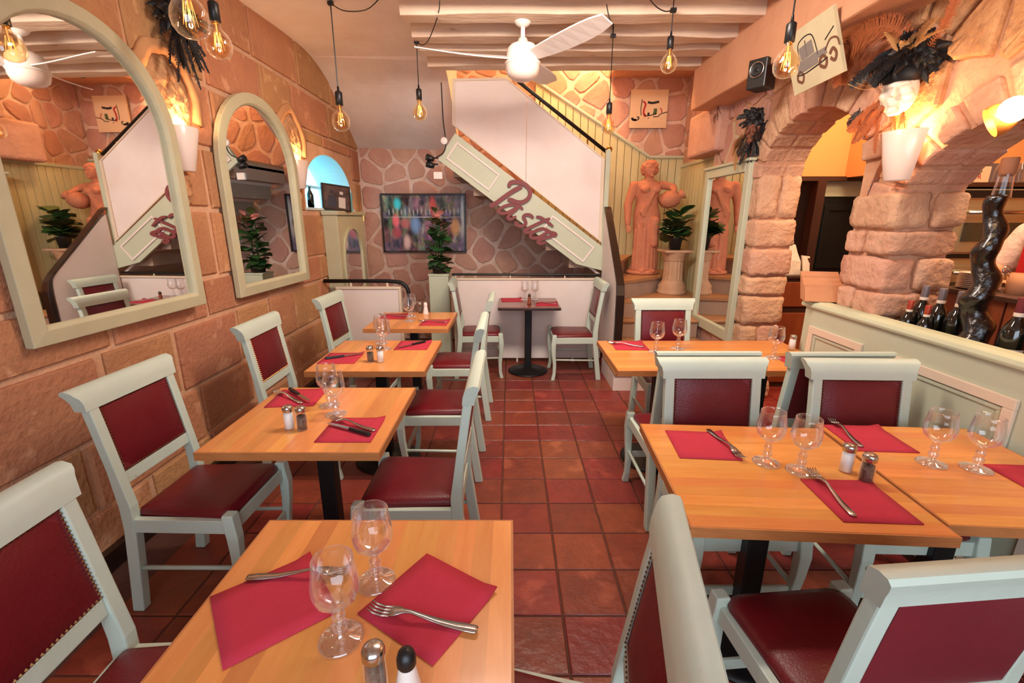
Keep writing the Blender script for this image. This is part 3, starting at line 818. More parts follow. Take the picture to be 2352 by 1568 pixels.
# bead board: vertical planks on the back wall (sloping top) and on the recess wall
bb = struct(MB().box(1.1, 2.16, YB-0.022, YB-0.02, 0.6, 0.62).build('trim_3', 'bead_board'))
x = 0.30; pw = 0.093
while x < 2.15:
    za = 3.17-(x-0.30)*0.592; zb = 3.17-(min(x+pw,2.16)-0.30)*0.592
    zl = lambda q: 0.7 if q > 1.05 else 1.22+(0.93-q)*0.731
    if x > 1.72: za = zb = 2.31
    if x+pw > 1.72 and x <= 1.72: zb = za
    recalc(MB().hexa([(x+0.003,YB-0.045,zl(x)),(x+pw-0.003,YB-0.045,zl(x)),(x+pw-0.003,YB-0.02,zl(x)),(x+0.003,YB-0.02,zl(x))],
              [(x+0.003,YB-0.045,za),(x+pw-0.003,YB-0.045,zb),(x+pw-0.003,YB-0.02,zb),(x+0.003,YB-0.02,za)]).build('plank', 'bead_board', bb, bevel=0.004))
    x += pw
MB().tube([(0.26,YB-0.05,3.205),(1.72,YB-0.05,2.34)], 0.02, 8).build('cap_rail', 'sage_wall', bb)
MB().tube([(1.72,YB-0.05,2.33),(2.15,YB-0.05,2.33)], 0.02, 8).build('cap_rail', 'sage_wall', bb)
br = struct(MB().box(2.14, 2.142, 4.9, YB, 0.6, 0.62).build('trim_4', 'bead_board'))
y = 4.905
while y < YB-0.06:
    MB().box(2.13, 2.165, y+0.003, y+pw-0.003, 0.55, 2.20).build('plank', 'bead_board', br, bevel=0.004)
    y += pw
MB().box(2.12, 2.17, 4.9, YB-0.05, 2.20, 2.24).build('cap_rail', 'sage_wall', br, bevel=0.006)

# ---- baseboard on the left
struct(MB().box(XL-0.01, XL+0.035, YF, 4.55, 0, 0.10).build('baseboard_left', 'black_wood', bevel=0.004))

# ---- partition behind the far table, pillar planter and the low panel by the left wall
pt = thing('partition_panel', 'long white low partition with black top rail behind the far table', 'partition', (0,0,0))
MB().box(-0.63, 1.03, 5.0, 5.03, 0.05, 0.945).build('panel', 'white_panel', pt)
MB().box(-0.65, 1.03, 4.985, 5.04, 0.945, 0.965).build('cap', 'cream_trim', pt, bevel=0.004)
MB().box(-0.63, -0.60, 4.99, 5.0, 0.05, 0.945).build('trim', 'cream_trim', pt)
for xx in (0.08, 0.72): MB().tube([(xx,5.015,0.0),(xx,5.015,0.06)], 0.012, 8).build('foot', 'white_panel', pt)
MB().tube([(-0.64,5.015,1.005),(1.0,5.015,1.0)], 0.013, 8).build('rail', 'black_metal', pt)
for xx in (-0.6, 0.0, 0.6): MB().tube([(xx,5.015,0.96),(xx,5.015,1.0)], 0.008, 6).build('post', 'cream_trim', pt)
lo = thing('stair_guard_panel', 'small white guard panel with curved black pipe rail beside the left wall', 'panel', (0,0,0))
MB().box(-1.75, -1.13, 4.60, 4.63, 0.0, 0.91).build('panel', 'white_panel', lo)
for a in ((-1.77,-1.11,0.905,0.93),(-1.77,-1.745,0.0,0.905),(-1.135,-1.11,0.0,0.905)):
    MB().box(a[0], a[1], 4.585, 4.64, a[2], a[3]).build('trim', 'cream_trim', lo, bevel=0.004)
rail = [(-1.89,4.615,0.985),(-1.25,4.615,0.985),(-1.15,4.615,0.978)]+[(-1.15+0.11*math.sin(t),4.615,0.868+0.11*math.cos(t)) for t in (0.4,0.8,1.2,1.57)]+[(-1.04,4.615,0.55)]
MB().tube(rail, 0.02, 10).build('rail', 'black_metal', lo, smooth=True)
for xx in (-1.62, -1.25): MB().tube([(xx,4.615,0.93),(xx,4.615,0.975)], 0.012, 8).build('post', 'cream_trim', lo)
# ================================================================ FURNITURE
def make_chair():
    t = thing('dining_chair', '', 'chair', (0,0,0), 0, 'sage painted dining chairs with red leather')
    for s in (-1, 1):   # back posts run into the rear legs
        path = [(-0.262,0.0),(-0.236,0.2),(-0.212,0.40),(-0.210,0.50),(-0.228,0.66),(-0.254,0.84),(-0.270,0.94)]
        rings = []
        for (y, z) in path:
            hx = 0.021; hy = 0.024 if z < 0.55 else 0.018
            x = s*0.193
            rings.append([(x-hx,y-hy,z),(x+hx,y-hy,z),(x+hx,y+hy,z),(x-hx,y+hy,z)])
        MB().loft(rings).build('rear_leg', 'chair_paint', t, bevel=0.005)
        path = [(0.197,0.475,0.022),(0.198,0.44,0.024),(0.206,0.37,0.023),(0.202,0.28,0.020),(0.190,0.16,0.017),(0.192,0.07,0.016),(0.206,0.0,0.018)]
        rings = []
        for (y, z, h) in path:
            x = s*0.199 + s*(y-0.19)*0.4
            rings.append([(x-h,y-h,z),(x+h,y-h,z),(x+h,y+h,z),(x-h,y+h,z)])
        recalc(MB().loft(rings).build('front_leg', 'chair_paint', t, bevel=0.005))
        MB().hexa([(s*0.196-0.013,-0.20,0.385),(s*0.196+0.013,-0.20,0.385),(s*0.199+0.013,0.19,0.385),(s*0.199-0.013,0.19,0.385)],
                  [(s*0.196-0.013,-0.20,0.445),(s*0.196+0.013,-0.20,0.445),(s*0.199+0.013,0.19,0.445),(s*0.199-0.013,0.19,0.445)]).build('seat_rail', 'chair_paint', t, bevel=0.003)
        MB().tube([(s*0.193,-0.236,0.205),(s*0.199,0.19,0.215)], 0.0095, 8).build('stretcher', 'chair_paint', t, smooth=True)
    MB().box(-0.185, 0.185, 0.183, 0.207, 0.385, 0.445).build('seat_rail', 'chair_paint', t, bevel=0.003)
    MB().box(-0.18, 0.18, -0.222, -0.2, 0.385, 0.445).build('seat_rail', 'chair_paint', t, bevel=0.003)
    MB().box(-0.185, 0.185, 0.185, 0.198, 0.175, 0.215).build('stretcher', 'chair_paint', t, bevel=0.003)
    # crest rail: a scrolled cornice, wider at the top
    prof = [(-0.246,0.915,0.226),(-0.249,0.945,0.227),(-0.255,0.966,0.232),(-0.262,0.980,0.242),(-0.270,0.992,0.246),(-0.292,1.0,0.247),(-0.310,0.997,0.246),(-0.316,0.986,0.243),(-0.307,0.966,0.234),(-0.298,0.945,0.228),(-0.292,0.915,0.226)]
    rings = [[(sx*p[2],p[0],p[1]) for p in prof] for sx in (-1,-0.5,0,0.5,1)]
    cr_ = recalc(MB().loft(rings).build('crest_rail', 'chair_paint', t, smooth=True)); cr_.data.set_sharp_from_angle(angle=math.radians(38))
    MB().hexa([(-0.175,-0.240,0.585),(0.175,-0.240,0.585),(0.175,-0.208,0.585),(-0.175,-0.208,0.585)],
              [(-0.175,-0.246,0.637),(0.175,-0.246,0.637),(0.175,-0.214,0.637),(-0.175,-0.214,0.637)]).build('back_rail', 'chair_paint', t, bevel=0.004)
    # padded back panel, nailed on the front, plain leather behind
    yb = lambda z: -0.222-(z-0.635)*0.155
    n, m = 8, 7; mb = MB()
    for j in range(m+1):
        z = 0.637+(0.918-0.637)*j/m
        for i in range(n+1):
            x = -0.172+0.344*i/n
            e = min(1, 4*min(i, n-i)/n)*min(1, 4*min(j, m-j)/m)
            mb.v.append((x, yb(z)+0.006+0.016*e**0.6, z))
    for j in range(m):
        for i in range(n):
            a = j*(n+1)+i; mb.f.append((a, a+1, a+n+2, a+n+1))
    recalc(mb.build('back_pad', 'leather', t, smooth=True))
    mb = MB(); mb.loft([[(-0.172,yb(z)-0.018,z),(0.172,yb(z)-0.018,z),(0.172,yb(z)+0.008,z),(-0.172,yb(z)+0.008,z)] for z in (0.637,0.72,0.80,0.86,0.918)])
    recalc(mb.build('back_cover', 'leather_back', t))
    nl = MB()
    def nail(x, z):
        y = yb(z)+0.012; r = 0.0052
        nl.add([(x-r,y,z),(x,y,z-r),(x+r,y,z),(x,y,z+r),(x,y+0.005,z)], [(0,1,4),(1,2,4),(2,3,4),(3,0,4)])
    k = 27
    for i in range(k+1):
        x = -0.166+0.332*i/k; nail(x, 0.911); nail(x, 0.644)
    for i in range(1, 21):
        z = 0.644+0.267*i/21; nail(-0.166, z); nail(0.166, z)
    tag(recalc(nl.build('nailheads', 'brass_dark', t)), kind='stuff')
    # seat cushion
    mb = MB(); rings = []
    def outline(k, z):
        pts = []
        for (x, y, r) in ((-0.178,-0.2,0.02),(0.178,-0.2,0.02),(0.196,0.2,0.045),(-0.196,0.2,0.045)):
            sx, sy = (1 if x > 0 else -1), (1 if y > 0 else -1)
            base = {(-1,-1):PI,(1,-1):1.5*PI,(1,1):0,(-1,1):0.5*PI}[(sx,sy)]
            for q in range(4):
                a = base+q/3*PI/2
                pts.append(((x-sx*r+r*math.cos(a))*k, (y-sy*r+r*math.sin(a))*k, z))
        return pts
    mb.loft([outline(0.97,0.43), outline(1.0,0.452), outline(0.97,0.468), outline(0.85,0.478), outline(0.5,0.485), outline(0.08,0.487)])
    recalc(mb.build('seat_cushion', 'leather', t, smooth=True))
    return t
chair0 = make_chair(); used = False
def chair(x, y, deg, label):
    """deg: direction the sitter faces, 0 = +x"""
    global used
    rz = math.radians(deg-90)
    if not used:
        used = True; chair0.location = (x,y,0); chair0.rotation_euler = (0,0,rz); chair0['label'] = label; return chair0
    return dup(chair0, (x,y,0), rz, label)
chair(-0.855, 0.815, 2, 'sage chair cropped at the lower left corner beside the nearest left table')
chair(-1.305, 1.765, -1, 'sage chair with whole seat showing on wall side of second left table')
chair(-1.29, 2.77, 1, 'sage chair against the left wall under the gap between both arched mirrors')
chair(-1.21, 3.70, -2, 'sage chair on the wall side nearest the white guard panel')
chair(-0.43, 1.83, 180, 'sage aisle chair at second left table with dark seat just behind near table')
chair(-0.46, 2.74, 180, 'sage aisle chair at third left table, middle of the aisle row')
chair(-0.44, 3.63, 180, 'sage aisle chair at fourth left table, farthest of the aisle row')
chair(-0.305, 4.66, 3, 'sage chair left of the small far table by the partition')
chair(0.635, 4.60, 181, 'sage chair right of the small far table beside the stairs')
chair(1.19, 3.22, 270, 'sage chair behind the long right table in front of stair treads')
chair(0.905, 1.66, 270, 'sage chair facing camera behind the near right table, left of two')
chair(0.93, 2.345, 90, 'sage chair with its back to another, seated at long right table, aisle side')
chair(1.545, 1.64, 268, 'sage chair facing camera behind the near right tables, beside the counter')
chair(1.55, 2.335, 90, 'sage chair with its back to another, seated at long right table, counter side')
chair(0.03, 0.725, 168, 'sage chair cropped at bottom centre, back edge-on in front of right table')
chair(0.875, 0.985, 95, 'sage chair cropped in lower right corner showing its plain leather back')

def make_table(name, label, x0, x1, y0, y1, along='y', base=True, legs=None, mat=None):
    cx, cy = (x0+x1)/2, (y0+y1)/2; w, d = x1-x0, y1-y0
    t = thing(name, label, 'table', (cx, cy, 0))
    top = MB().box(-w/2+0.002, w/2-0.002, -d/2+0.002, d/2-0.002, 0.718, 0.742).build('tabletop', mat or 'table_edge', t)
    if mat is None:
        k = max(1, round((w if along == 'y' else d)/0.052))
        for i in range(k):
            if along == 'y':
                me = MB().box(-w/k/2, w/k/2, -d/2, d/2, 0.720, 0.750).mesh('stave') if i == 0 else me
                o = ob('stave', me, 'stave', top); o.location = (-w/2+w/k*(i+0.5), 0, 0)
            else:
                me = MB().box(-w/2, w/2, -d/k/2, d/k/2, 0.720, 0.750).mesh('stave') if i == 0 else me
                o = ob('stave', me, 'stave_x', top); o.location = (0, -d/2+d/k*(i+0.5), 0)
        e = MB()
        for (a, b, c_, d_) in ((-w/2-0.006,w/2+0.006,-d/2-0.006,-d/2),(-w/2-0.006,w/2+0.006,d/2,d/2+0.006),(-w/2-0.006,-w/2,-d/2,d/2),(w/2,w/2+0.006,-d/2,d/2)): e.box(a,b,c_,d_,0.716,0.749)
        e.build('edge_band', 'table_edge', top)
    else:
        MB().box(-w/2, w/2, -d/2, d/2, 0.742, 0.75).build('veneer', mat, top, bevel=0.002)
        MB().box(-w/2-0.004, w/2+0.004, -d/2-0.004, d/2+0.004, 0.722, 0.742).build('edge_band', 'black_wood', top, bevel=0.003)
    for (lx, ly) in (legs or [(0,0)]):
        MB().box(lx-0.036, lx+0.036, ly-0.036, ly+0.036, 0.02, 0.70).build('column', 'black_metal', t, bevel=0.006)
        MB().box(lx-0.16, lx+0.16, ly-0.03, ly+0.03, 0.695, 0.718).build('bracket', 'black_metal', t)
        MB().lathe([(0.001,0.0),(0.215,0.0),(0.215,0.008),(0.19,0.018),(0.06,0.034),(0.045,0.05),(0.001,0.05)], 28, (lx,ly,0)).build('base', 'black_metal', t, smooth=True)
    return t
make_table('dining_table', 'square light wood table in the foreground, lower left, with two crimson napkins', -0.70, 0.002, 0.44, 1.145)
make_table('dining_table', 'square light wood table second from the camera along the left wall', -1.19, -0.50, 1.55, 2.222)
make_table('dining_table', 'square light wood table third from the camera along the left wall', -1.185, -0.50, 2.49, 3.166)
make_table('dining_table', 'square light wood table farthest along the left wall before the guard panel', -1.17, -0.50, 3.53, 4.184)
make_table('dining_table', 'small dark reddish table on one pedestal before the white partition', -0.12, 0.50, 4.42, 4.97, mat='table_dark')
r1 = make_table('dining_table', 'near right wooden table by the aisle holding two napkins and two glasses', 0.0, 0.725, 0.0, 0.67, 'x')
r1.location = (0.905, 1.435, 0); r1.rotation_euler[2] = math.radians(-3.5)
r2 = make_table('dining_table', 'near right wooden table touching the sage counter panel', 0.0, 0.60, 0.0, 0.655, 'x')
r2.location = (1.592, 1.437, 0); r2.rotation_euler[2] = math.radians(-4)
make_table('dining_table', 'long wooden table on the right in front of the staircase', 0.63, 1.93, 2.50, 3.16, 'x', legs=[(-0.30,0),(0.36,0)])

# ---------------------------------------------------------------- tableware
def make_glass():
    t = thing('wine_glass', '', 'glass', (0,0,0), 0, 'stemmed tasting glasses on the tables')
    prof = [(0.001,0.004),(0.020,0.0045),(0.040,0.002),(0.046,0.001),(0.046,0.004),(0.040,0.0065),(0.020,0.011),(0.011,0.018),(0.010,0.026),(0.015,0.034),(0.016,0.041),(0.010,0.048),(0.013,0.056),(0.014,0.063),(0.010,0.072),(0.009,0.080),(0.014,0.087)]
    MB().lathe(prof, 24).build('stem', 'glass_stem', t, smooth=True)
    prof = [(0.001,0.090),(0.014,0.089),(0.030,0.097),(0.042,0.110),(0.0475,0.128),(0.0475,0.146),(0.044,0.170),(0.041,0.190),(0.0405,0.2),(0.0395,0.2015),(0.0385,0.2),(0.042,0.170),(0.0455,0.146),(0.0455,0.128),(0.040,0.112),(0.029,0.100),(0.012,0.093),(0.001,0.093)]
    MB().lathe(prof, 24).build('bowl', 'glass', t, smooth=True)
    return t
gl0 = make_glass(); gu = False
def glass(x, y, label, z=0.7505):
    global gu
    if not gu:
        gu = True; gl0.location = (x,y,z); gl0['label'] = label; return
    dup(gl0, (x,y,z), 0, label)
glass(-0.355, 0.759, 'wine glass nearest the camera, between the two napkins on the foreground table')
glass(-0.325, 0.915, 'wine glass second on the foreground table, just behind the nearest one')
glass(-0.781, 1.888, 'wine glass in front of its pair on the second left table')
glass(-0.850, 1.990, 'wine glass behind its pair on the second left table')
glass(-0.847, 2.945, 'wine glass in front of its pair on the third left table')
glass(-0.905, 3.085, 'wine glass behind its pair on the third left table')
glass(-0.862, 3.80, 'wine glass in front of its pair on the farthest left-wall table')
glass(-0.885, 3.99, 'wine glass behind its pair on the farthest left-wall table')
glass(0.265, 4.86, 'wine glass on the right of the small dark far table')
glass(0.155, 4.84, 'wine glass on the left behind the pepper mill on small far table')
glass(0.924, 1.473, 'wine glass at the left on the near right aisle table')
glass(1.012, 1.415, 'wine glass second from left on the near right aisle table')
glass(1.516, 1.467, 'wine glass left of the pair before the sage counter panel')
glass(1.640, 1.429, 'wine glass farthest right of the pair before the sage counter panel')
glass(0.956, 2.871, 'wine glass at the left on the long table before the staircase')
glass(1.130, 2.95, 'wine glass before the red chair back on the long table')
glass(1.66, 2.745, 'wine glass alone at the right end of the long table')

def napkin_mesh(seed):
    r = random.Random(seed); n = 6; h = 0.112; mb = MB()
    def hz(x, y):
        e = max(0, (x/h)+(y/h)-1.55)
        return 0.0035+e*e*0.05+noise.noise(Vector((x*20+seed, y*20, seed)))*0.0008
    for j in range(n+1):
        for i in range(n+1):
            x = -h+2*h*i/n; y = -h+2*h*j/n; mb.v.append((x, y, hz(x, y)))
    o = len(mb.v)
    for j in range(n+1):
        for i in range(n+1):
            x = -h+2*h*i/n; y = -h+2*h*j/n; mb.v.append((x, y, max(0.0, hz(x, y)-0.0035)))
    for j in range(n):
        for i in range(n):
            a = j*(n+1)+i; mb.f.append((a, a+1, a+n+2, a+n+1)); mb.f.append((o+a, o+a+n+1, o+a+n+2, o+a+1))
    for i in range(n):
        for (a, b) in ((i, i+1), (n*(n+1)+i+1, n*(n+1)+i), ((i+1)*(n+1), i*(n+1)), (i*(n+1)+n, (i+1)*(n+1)+n)):
            mb.f.append((b, a, o+a, o+b))
    return mb.mesh('napkin', True)
nap_me = [napkin_mesh(k) for k in range(3)]
def napkin(x, y, deg, label, k=0, z=0.7505):
    o = ob('napkin', nap_me[k], 'napkin'); o.location = (x,y,z); o.rotation_euler = (0,0,math.radians(deg))
    tag(o, label, 'napkin', 'crimson paper napkins')
napkin(-0.542, 0.846, 38, 'crimson folded paper napkin on the left of the foreground table', 1)
napkin(-0.186, 0.853, -33, 'crimson folded paper napkin on the right of the foreground table', 0)
napkin(-1.045, 2.085, 5, 'crimson napkin on the wall side of the second left table', 0)
napkin(-0.661, 1.736, 0, 'crimson napkin on the aisle side of the second left table', 0)
napkin(-1.062, 2.736, 1, 'crimson napkin on the wall side of the third left table', 1)
napkin(-0.670, 3.035, 0, 'crimson napkin on the aisle side of the third left table', 2)
napkin(-1.040, 3.995, 2, 'crimson napkin on the wall side of the farthest left-wall table', 0)
napkin(-0.634, 3.745, -2, 'crimson napkin on the aisle side of the farthest left-wall table', 1)
napkin(0.015, 4.845, 3, 'crimson napkin on the left of the small dark far table', 1)
napkin(0.375, 4.60, -3, 'crimson napkin on the right of the small dark far table', 2)
napkin(0.745, 1.605, -5, 'crimson napkin at the far left corner of the near right aisle table', 1)
napkin(1.086, 1.244, -3, 'crimson napkin at the near corner of the right aisle table under ornate fork', 0)
napkin(1.436, 1.66, -4, 'crimson napkin on the table touching the counter, far edge', 2)
napkin(1.80, 1.34, -3, 'crimson napkin cut by the right picture edge', 1)
napkin(0.822, 3.03, -2, 'crimson napkin at the left end of the long table before the stairs', 0)
napkin(1.79, 2.66, 0, 'crimson napkin at the right end of the long table behind a chair', 1)

def fork_mesh(curl=1.0):
    """fork lying tines up along +x, handle end at x = 0, tine tips at x = 0.25"""
    mb = MB(); L = 0.25
    zc = lambda x: 0.004 + (0.0 if x < 0.02 else 0.014*math.exp(-((x-0.155)/0.045)**2)) + (0.012*max(0,(x-0.215)/0.035)**2)
    w = [(0,0.007),(0.006,0.0105),(0.03,0.0105),(0.07,0.0085),(0.12,0.0055),(0.150,0.0045),(0.168,0.0065),(0.178,0.011),(0.190,0.0145),(0.200,0.0145)]
    rings = [[(x,-h,zc(x)),(x,h,zc(x)),(x,h*0.9,zc(x)+0.0028),(x,-h*0.9,zc(x)+0.0028)] for x, h in w]
    mb.loft(rings)
    for k in range(4):
        y = -0.0123+0.0082*k
        rings = [[(x,y-h,zc(x)),(x,y+h,zc(x)),(x,y+h,zc(x)+0.0022),(x,y-h,zc(x)+0.0022)] for x, h in ((0.199,0.0026),(0.220,0.0024),(0.238,0.0021),(0.25,0.0010))]
        mb.loft(rings)
    me = mb.mesh('fork', True)
    bmx = bmesh.new(); bmx.from_mesh(me); bmesh.ops.recalc_face_normals(bmx, faces=bmx.faces); bmx.to_mesh(me); bmx.free()
    return me
fork_me = fork_mesh()
def fork(hx, hy, tx, ty, label, z=0.7545):
    o = ob('fork', fork_me, 'steel'); o.location = (hx,hy,z); o.rotation_euler = (0,0,math.atan2(ty-hy, tx-hx))
    tag(o, label, 'fork', 'steel forks on the napkins')
fork(-0.069, 0.772, -0.320, 0.827, 'steel fork lying over the right napkin on the foreground table')
fork(-0.642, 0.918, -0.395, 0.936, 'steel fork lying over the left napkin on the foreground table')
fork(-0.985, 2.000, -1.14, 2.115, 'steel fork under a knife on wall-side napkin, second left table')
fork(-0.557, 1.712, -0.775, 1.825, 'steel fork beside a knife on aisle-side napkin, second left table')
fork(0.818, 1.722, 0.842, 1.50, 'steel fork on the far left napkin of the near right aisle table')
fork(1.010, 1.155, 1.040, 1.405, 'steel fork with ribbed handle on near corner napkin of right aisle table')
fork(1.345, 1.575, 1.388, 1.80, 'steel fork on the far napkin of the table touching the counter')
fork(0.91, 2.975, 0.73, 3.06, 'steel fork on the left-end napkin of the long table')
fork(-0.53, 3.735, -0.74, 3.76, 'steel fork on the aisle-side napkin of the farthest left-wall table')
fork(-0.93, 3.985, -1.14, 4.01, 'steel fork on the wall-side napkin of the farthest left-wall table')
fork(0.47, 4.57, 0.30, 4.63, 'steel fork on the right napkin of the small dark far table')

def make_knife():
    t = thing('knife', '', 'knife', (0,0,0), 0, 'steak knives with black handles')
    w = [(0.0,0.006),(0.008,0.010),(0.04,0.0105),(0.08,0.009),(0.115,0.0085)]
    MB().loft([[(x,-h,0.002),(x,h,0.002),(x,h*0.7,0.013),(x,-h*0.7,0.013)] for x, h in w]).build('handle', 'black_plastic', t, bevel=0.002)
    w = [(0.112,0.006,0),(0.13,0.0085,0),(0.19,0.0085,0),(0.22,0.006,0.002),(0.235,0.001,0.006)]
    MB().loft([[(x,o-h,0.006),(x,o+h,0.006),(x,o+h,0.008),(x,o-h,0.0075)] for x, h, o in w]).build('blade', 'steel', t)
    return t
kn0 = make_knife(); ku = False
def knife(hx, hy, tx, ty, label, z=0.7555):
    global ku
    rz = math.atan2(ty-hy, tx-hx)
    if not ku:
        ku = True; kn0.location = (hx,hy,z); kn0.rotation_euler = (0,0,rz); kn0['label'] = label; return
    dup(kn0, (hx,hy,z), rz, label)
knife(-1.12, 2.165, -0.965, 2.015, 'black-handled knife on wall-side napkin of the second left table', 0.763)
knife(-0.562, 1.668, -0.774, 1.775, 'black-handled knife on aisle-side napkin of the second left table', 0.757)
knife(-1.151, 2.700, -0.97, 2.80, 'black-handled knife on wall-side napkin of the third left table')
knife(-0.600, 3.105, -0.745, 2.955, 'black-handled knife on aisle-side napkin of the third left table')

def make_shaker(kind):
    t = thing(kind+'_shaker', '', 'shaker', (0,0,0), 0, 'glass shakers with metal caps')
    MB().lathe([(0.001,0.001),(0.0215,0.001),(0.0225,0.005),(0.0215,0.05),(0.0195,0.082)], 16).build('glass_body', 'glass', t, smooth=True)
    MB().lathe([(0.001,0.004),(0.019,0.004),(0.0185,0.076 if kind == 'salt' else 0.062),(0.001,0.078 if kind == 'salt' else 0.064)], 14).build('filling', kind, t, smooth=True)
    cap = MB().lathe([(0.0205,0.078),(0.0215,0.08),(0.0215,0.094),(0.019,0.101),(0.010,0.1045),(0.001,0.105)], 16).build('cap', 'steel', t, smooth=True)
    return t
sh = {'salt': make_shaker('salt'), 'pepper': make_shaker('pepper')}; su = set()
def shaker(kind, x, y, label):
    if kind not in su:
        su.add(kind); sh[kind].location = (x,y,0.7505); sh[kind]['label'] = label; return
    dup(sh[kind], (x,y,0.7505), 0, label)
shaker('pepper', -0.250, 0.652, 'glass pepper shaker with steel cap at the bottom edge, foreground table')
shaker('salt', -0.925, 1.748, 'glass salt shaker full of white salt on the second left table')
shaker('pepper', -0.868, 1.740, 'glass pepper shaker beside the salt on the second left table')
shaker('salt', -0.793, 2.659, 'glass salt shaker on the third left table')
shaker('pepper', -0.855, 2.659, 'glass pepper shaker left of the salt on the third left table')
shaker('salt', 1.170, 1.416, 'glass salt shaker at the seam between the near right tables')
shaker('pepper', 1.190, 1.350, 'brown pepper shaker in front of the salt at the right tables seam')
shaker('salt', 1.885, 2.93, 'glass salt shaker at the right end of the long table by the counter')
shaker('pepper', -0.835, 4.15, 'dark pepper shaker beside the white cone shaker on farthest left-wall table')
def cone_shaker(x, y, label, capmat):
    t = thing('cone_shaker', label, 'shaker', (x,y,0.7505))
    MB().lathe([(0.001,0.0),(0.027,0.0),(0.027,0.004),(0.015,0.075),(0.014,0.08)], 18).build('body', 'white_gloss', t, smooth=True)
    c = MB().lathe([(0.0155,0.074),(0.0175,0.078),(0.0175,0.092),(0.014,0.104),(0.006,0.109),(0.001,0.11)], 18).build('cap', capmat, t, smooth=True)
    hl = MB()
    for k in range(5):
        a = 2*PI*k/5
        hl.ball((0.006*math.cos(a),0.006*math.sin(a),0.1075), 0.0012, 6, 4)
    hl.build('holes', 'grout', c)
cone_shaker(-0.187, 0.640, 'white plastic salt cone with black cap at bottom edge, foreground table', 'black_plastic')
cone_shaker(-0.775, 4.10, 'small white cone shaker on the farthest left-wall table', 'white_gloss')
t = thing('pepper_mill', 'brown wooden pepper mill on the small dark far table', 'pepper mill', (0.195, 4.60, 0.7505))
MB().lathe([(0.001,0),(0.022,0),(0.023,0.01),(0.014,0.03),(0.018,0.055),(0.013,0.075)], 14).build('body', 'wood_red', t, smooth=True)
MB().lathe([(0.014,0.076),(0.017,0.085),(0.012,0.1),(0.006,0.106),(0.001,0.108)], 14).build('head', 'wood_dark', t, smooth=True)

# ================================================================ COUNTER AND BAR
ct = thing('bar_counter', 'sage panelled low bar wall with rounded ridge beside the right tables', 'counter', (0,0,0))
YC0, YC1 = -0.3, 2.96
MB().box(1.955, 2.045, YC0, YC1, 0.0, 1.05).build('panel_wall', 'sage_wall', ct)
rg = []
for y in (YC0-0.02, YC1+0.02):
    rg.append([(1.935,y,1.045),(1.930,y,1.06),(1.938,y,1.078),(1.965,y,1.088),(2.02,y,1.088),(2.047,y,1.08),(2.047,y,1.045)])
recalc(MB().loft(rg).build('ridge', 'sage_paint', ct, bevel=0.003))
bpY = lambda a, b, h: (1.955-h, a, b)
for (a0, a1) in ((2.42,2.88),(1.62,2.28),(0.82,1.48),(0.02,0.68)):
    frame_on(bpY, a0, a1, 0.12, 0.93, 0.045, 0.0, 0.016, 'moulding', 'cream_trim', ct)
    frame_on(bpY, a0+0.05, a1-0.05, 0.17, 0.88, 0.018, 0.0, 0.009, 'moulding', 'sage_wall', ct)
MB().box(1.93, 1.955, YC0, YC1, 0.0, 0.10).build('plinth', 'black_wood', ct)
wt = thing('bar_worktop', 'dark wooden bar ledge carrying the wine bottles behind the sage wall', 'worktop', (0,0,0))
MB().box(2.052, 2.60, 0.86, 2.435, 0.88, 0.92).build('slab', 'wood_dark', wt, bevel=0.004)
bc_ = thing('bar_cabinet', 'dark wooden cabinet below the bottle ledge of the bar', 'cabinet', (0,0,0))
MB().box(2.40, 2.60, 0.86, 2.435, 0.0, 0.879).build('body', 'wood_dark', bc_)
for k in range(3):
    dd = MB().box(2.60, 2.612, 0.88+k*0.52, 1.38+k*0.52, 0.06, 0.84).build('door', 'wood_red', bc_, bevel=0.004)
    MB().ball((2.622,1.34+k*0.52,0.6), 0.012, 8, 6).build('knob', 'brass', dd, smooth=True)
us = thing('bar_shelf', 'raised wooden bar shelf behind the wine bottles', 'shelf', (0,0,0))
for k in range(8):
    y = -0.1+k*0.36
    MB().box(2.67, 2.69, y+0.004, y+0.352, 0.0, 1.17).build('plank', 'wood_red', us, bevel=0.004)
MB().box(2.62, 2.98, -0.15, 2.80, 1.17, 1.20).build('top', 'wood_dark', us, bevel=0.005)
MB().box(2.69, 2.95, -0.1, 2.78, 0.0, 1.17).build('body', 'wood_dark', us)

def bottle(x, y, z, s, cap, label, lab=None):
    t = thing('wine_bottle', label, 'bottle', (x,y,z), 0, 'dark wine bottles behind the counter')
    MB().lathe([(0.001,0.0),(0.040*s,0.0),(0.043*s,0.006),(0.043*s,0.19*s),(0.040*s,0.21*s),(0.028*s,0.235*s),(0.0165*s,0.255*s),(0.0155*s,0.32*s),(0.001,0.32*s)], 20).build('glass_body', 'bottle_glass', t, smooth=True)
    c = MB().lathe([(0.0165*s,0.268*s),(0.0172*s,0.27*s),(0.0172*s,0.335*s),(0.0165*s,0.338*s),(0.001,0.338*s)], 18).build('capsule', cap, t, smooth=True)
    MB().lathe([(0.0178*s,0.262*s),(0.0182*s,0.264*s),(0.0182*s,0.276*s),(0.0178*s,0.278*s)], 18).build('band', 'label_white', c, smooth=True)
    if lab:
        MB().lathe([(0.0437*s,lab[0]),(0.0437*s,lab[1])], 12, (0,0,0), math.radians(165), math.radians(285)).build('paper_label', 'label_white', t, smooth=True)
ZB = 0.92
bottle(2.115, 2.37, ZB, 0.78, 'capsule_red', 'small dark bottle with red capsule, leftmost on the counter')
bottle(2.115, 2.265, ZB, 0.76, 'capsule_red', 'small dark bottle with red capsule beside the grey-capped bottles')
bottle(2.205, 2.40, ZB, 1.0, 'capsule_grey', 'dark wine bottle with grey capsule, left of the row of three')
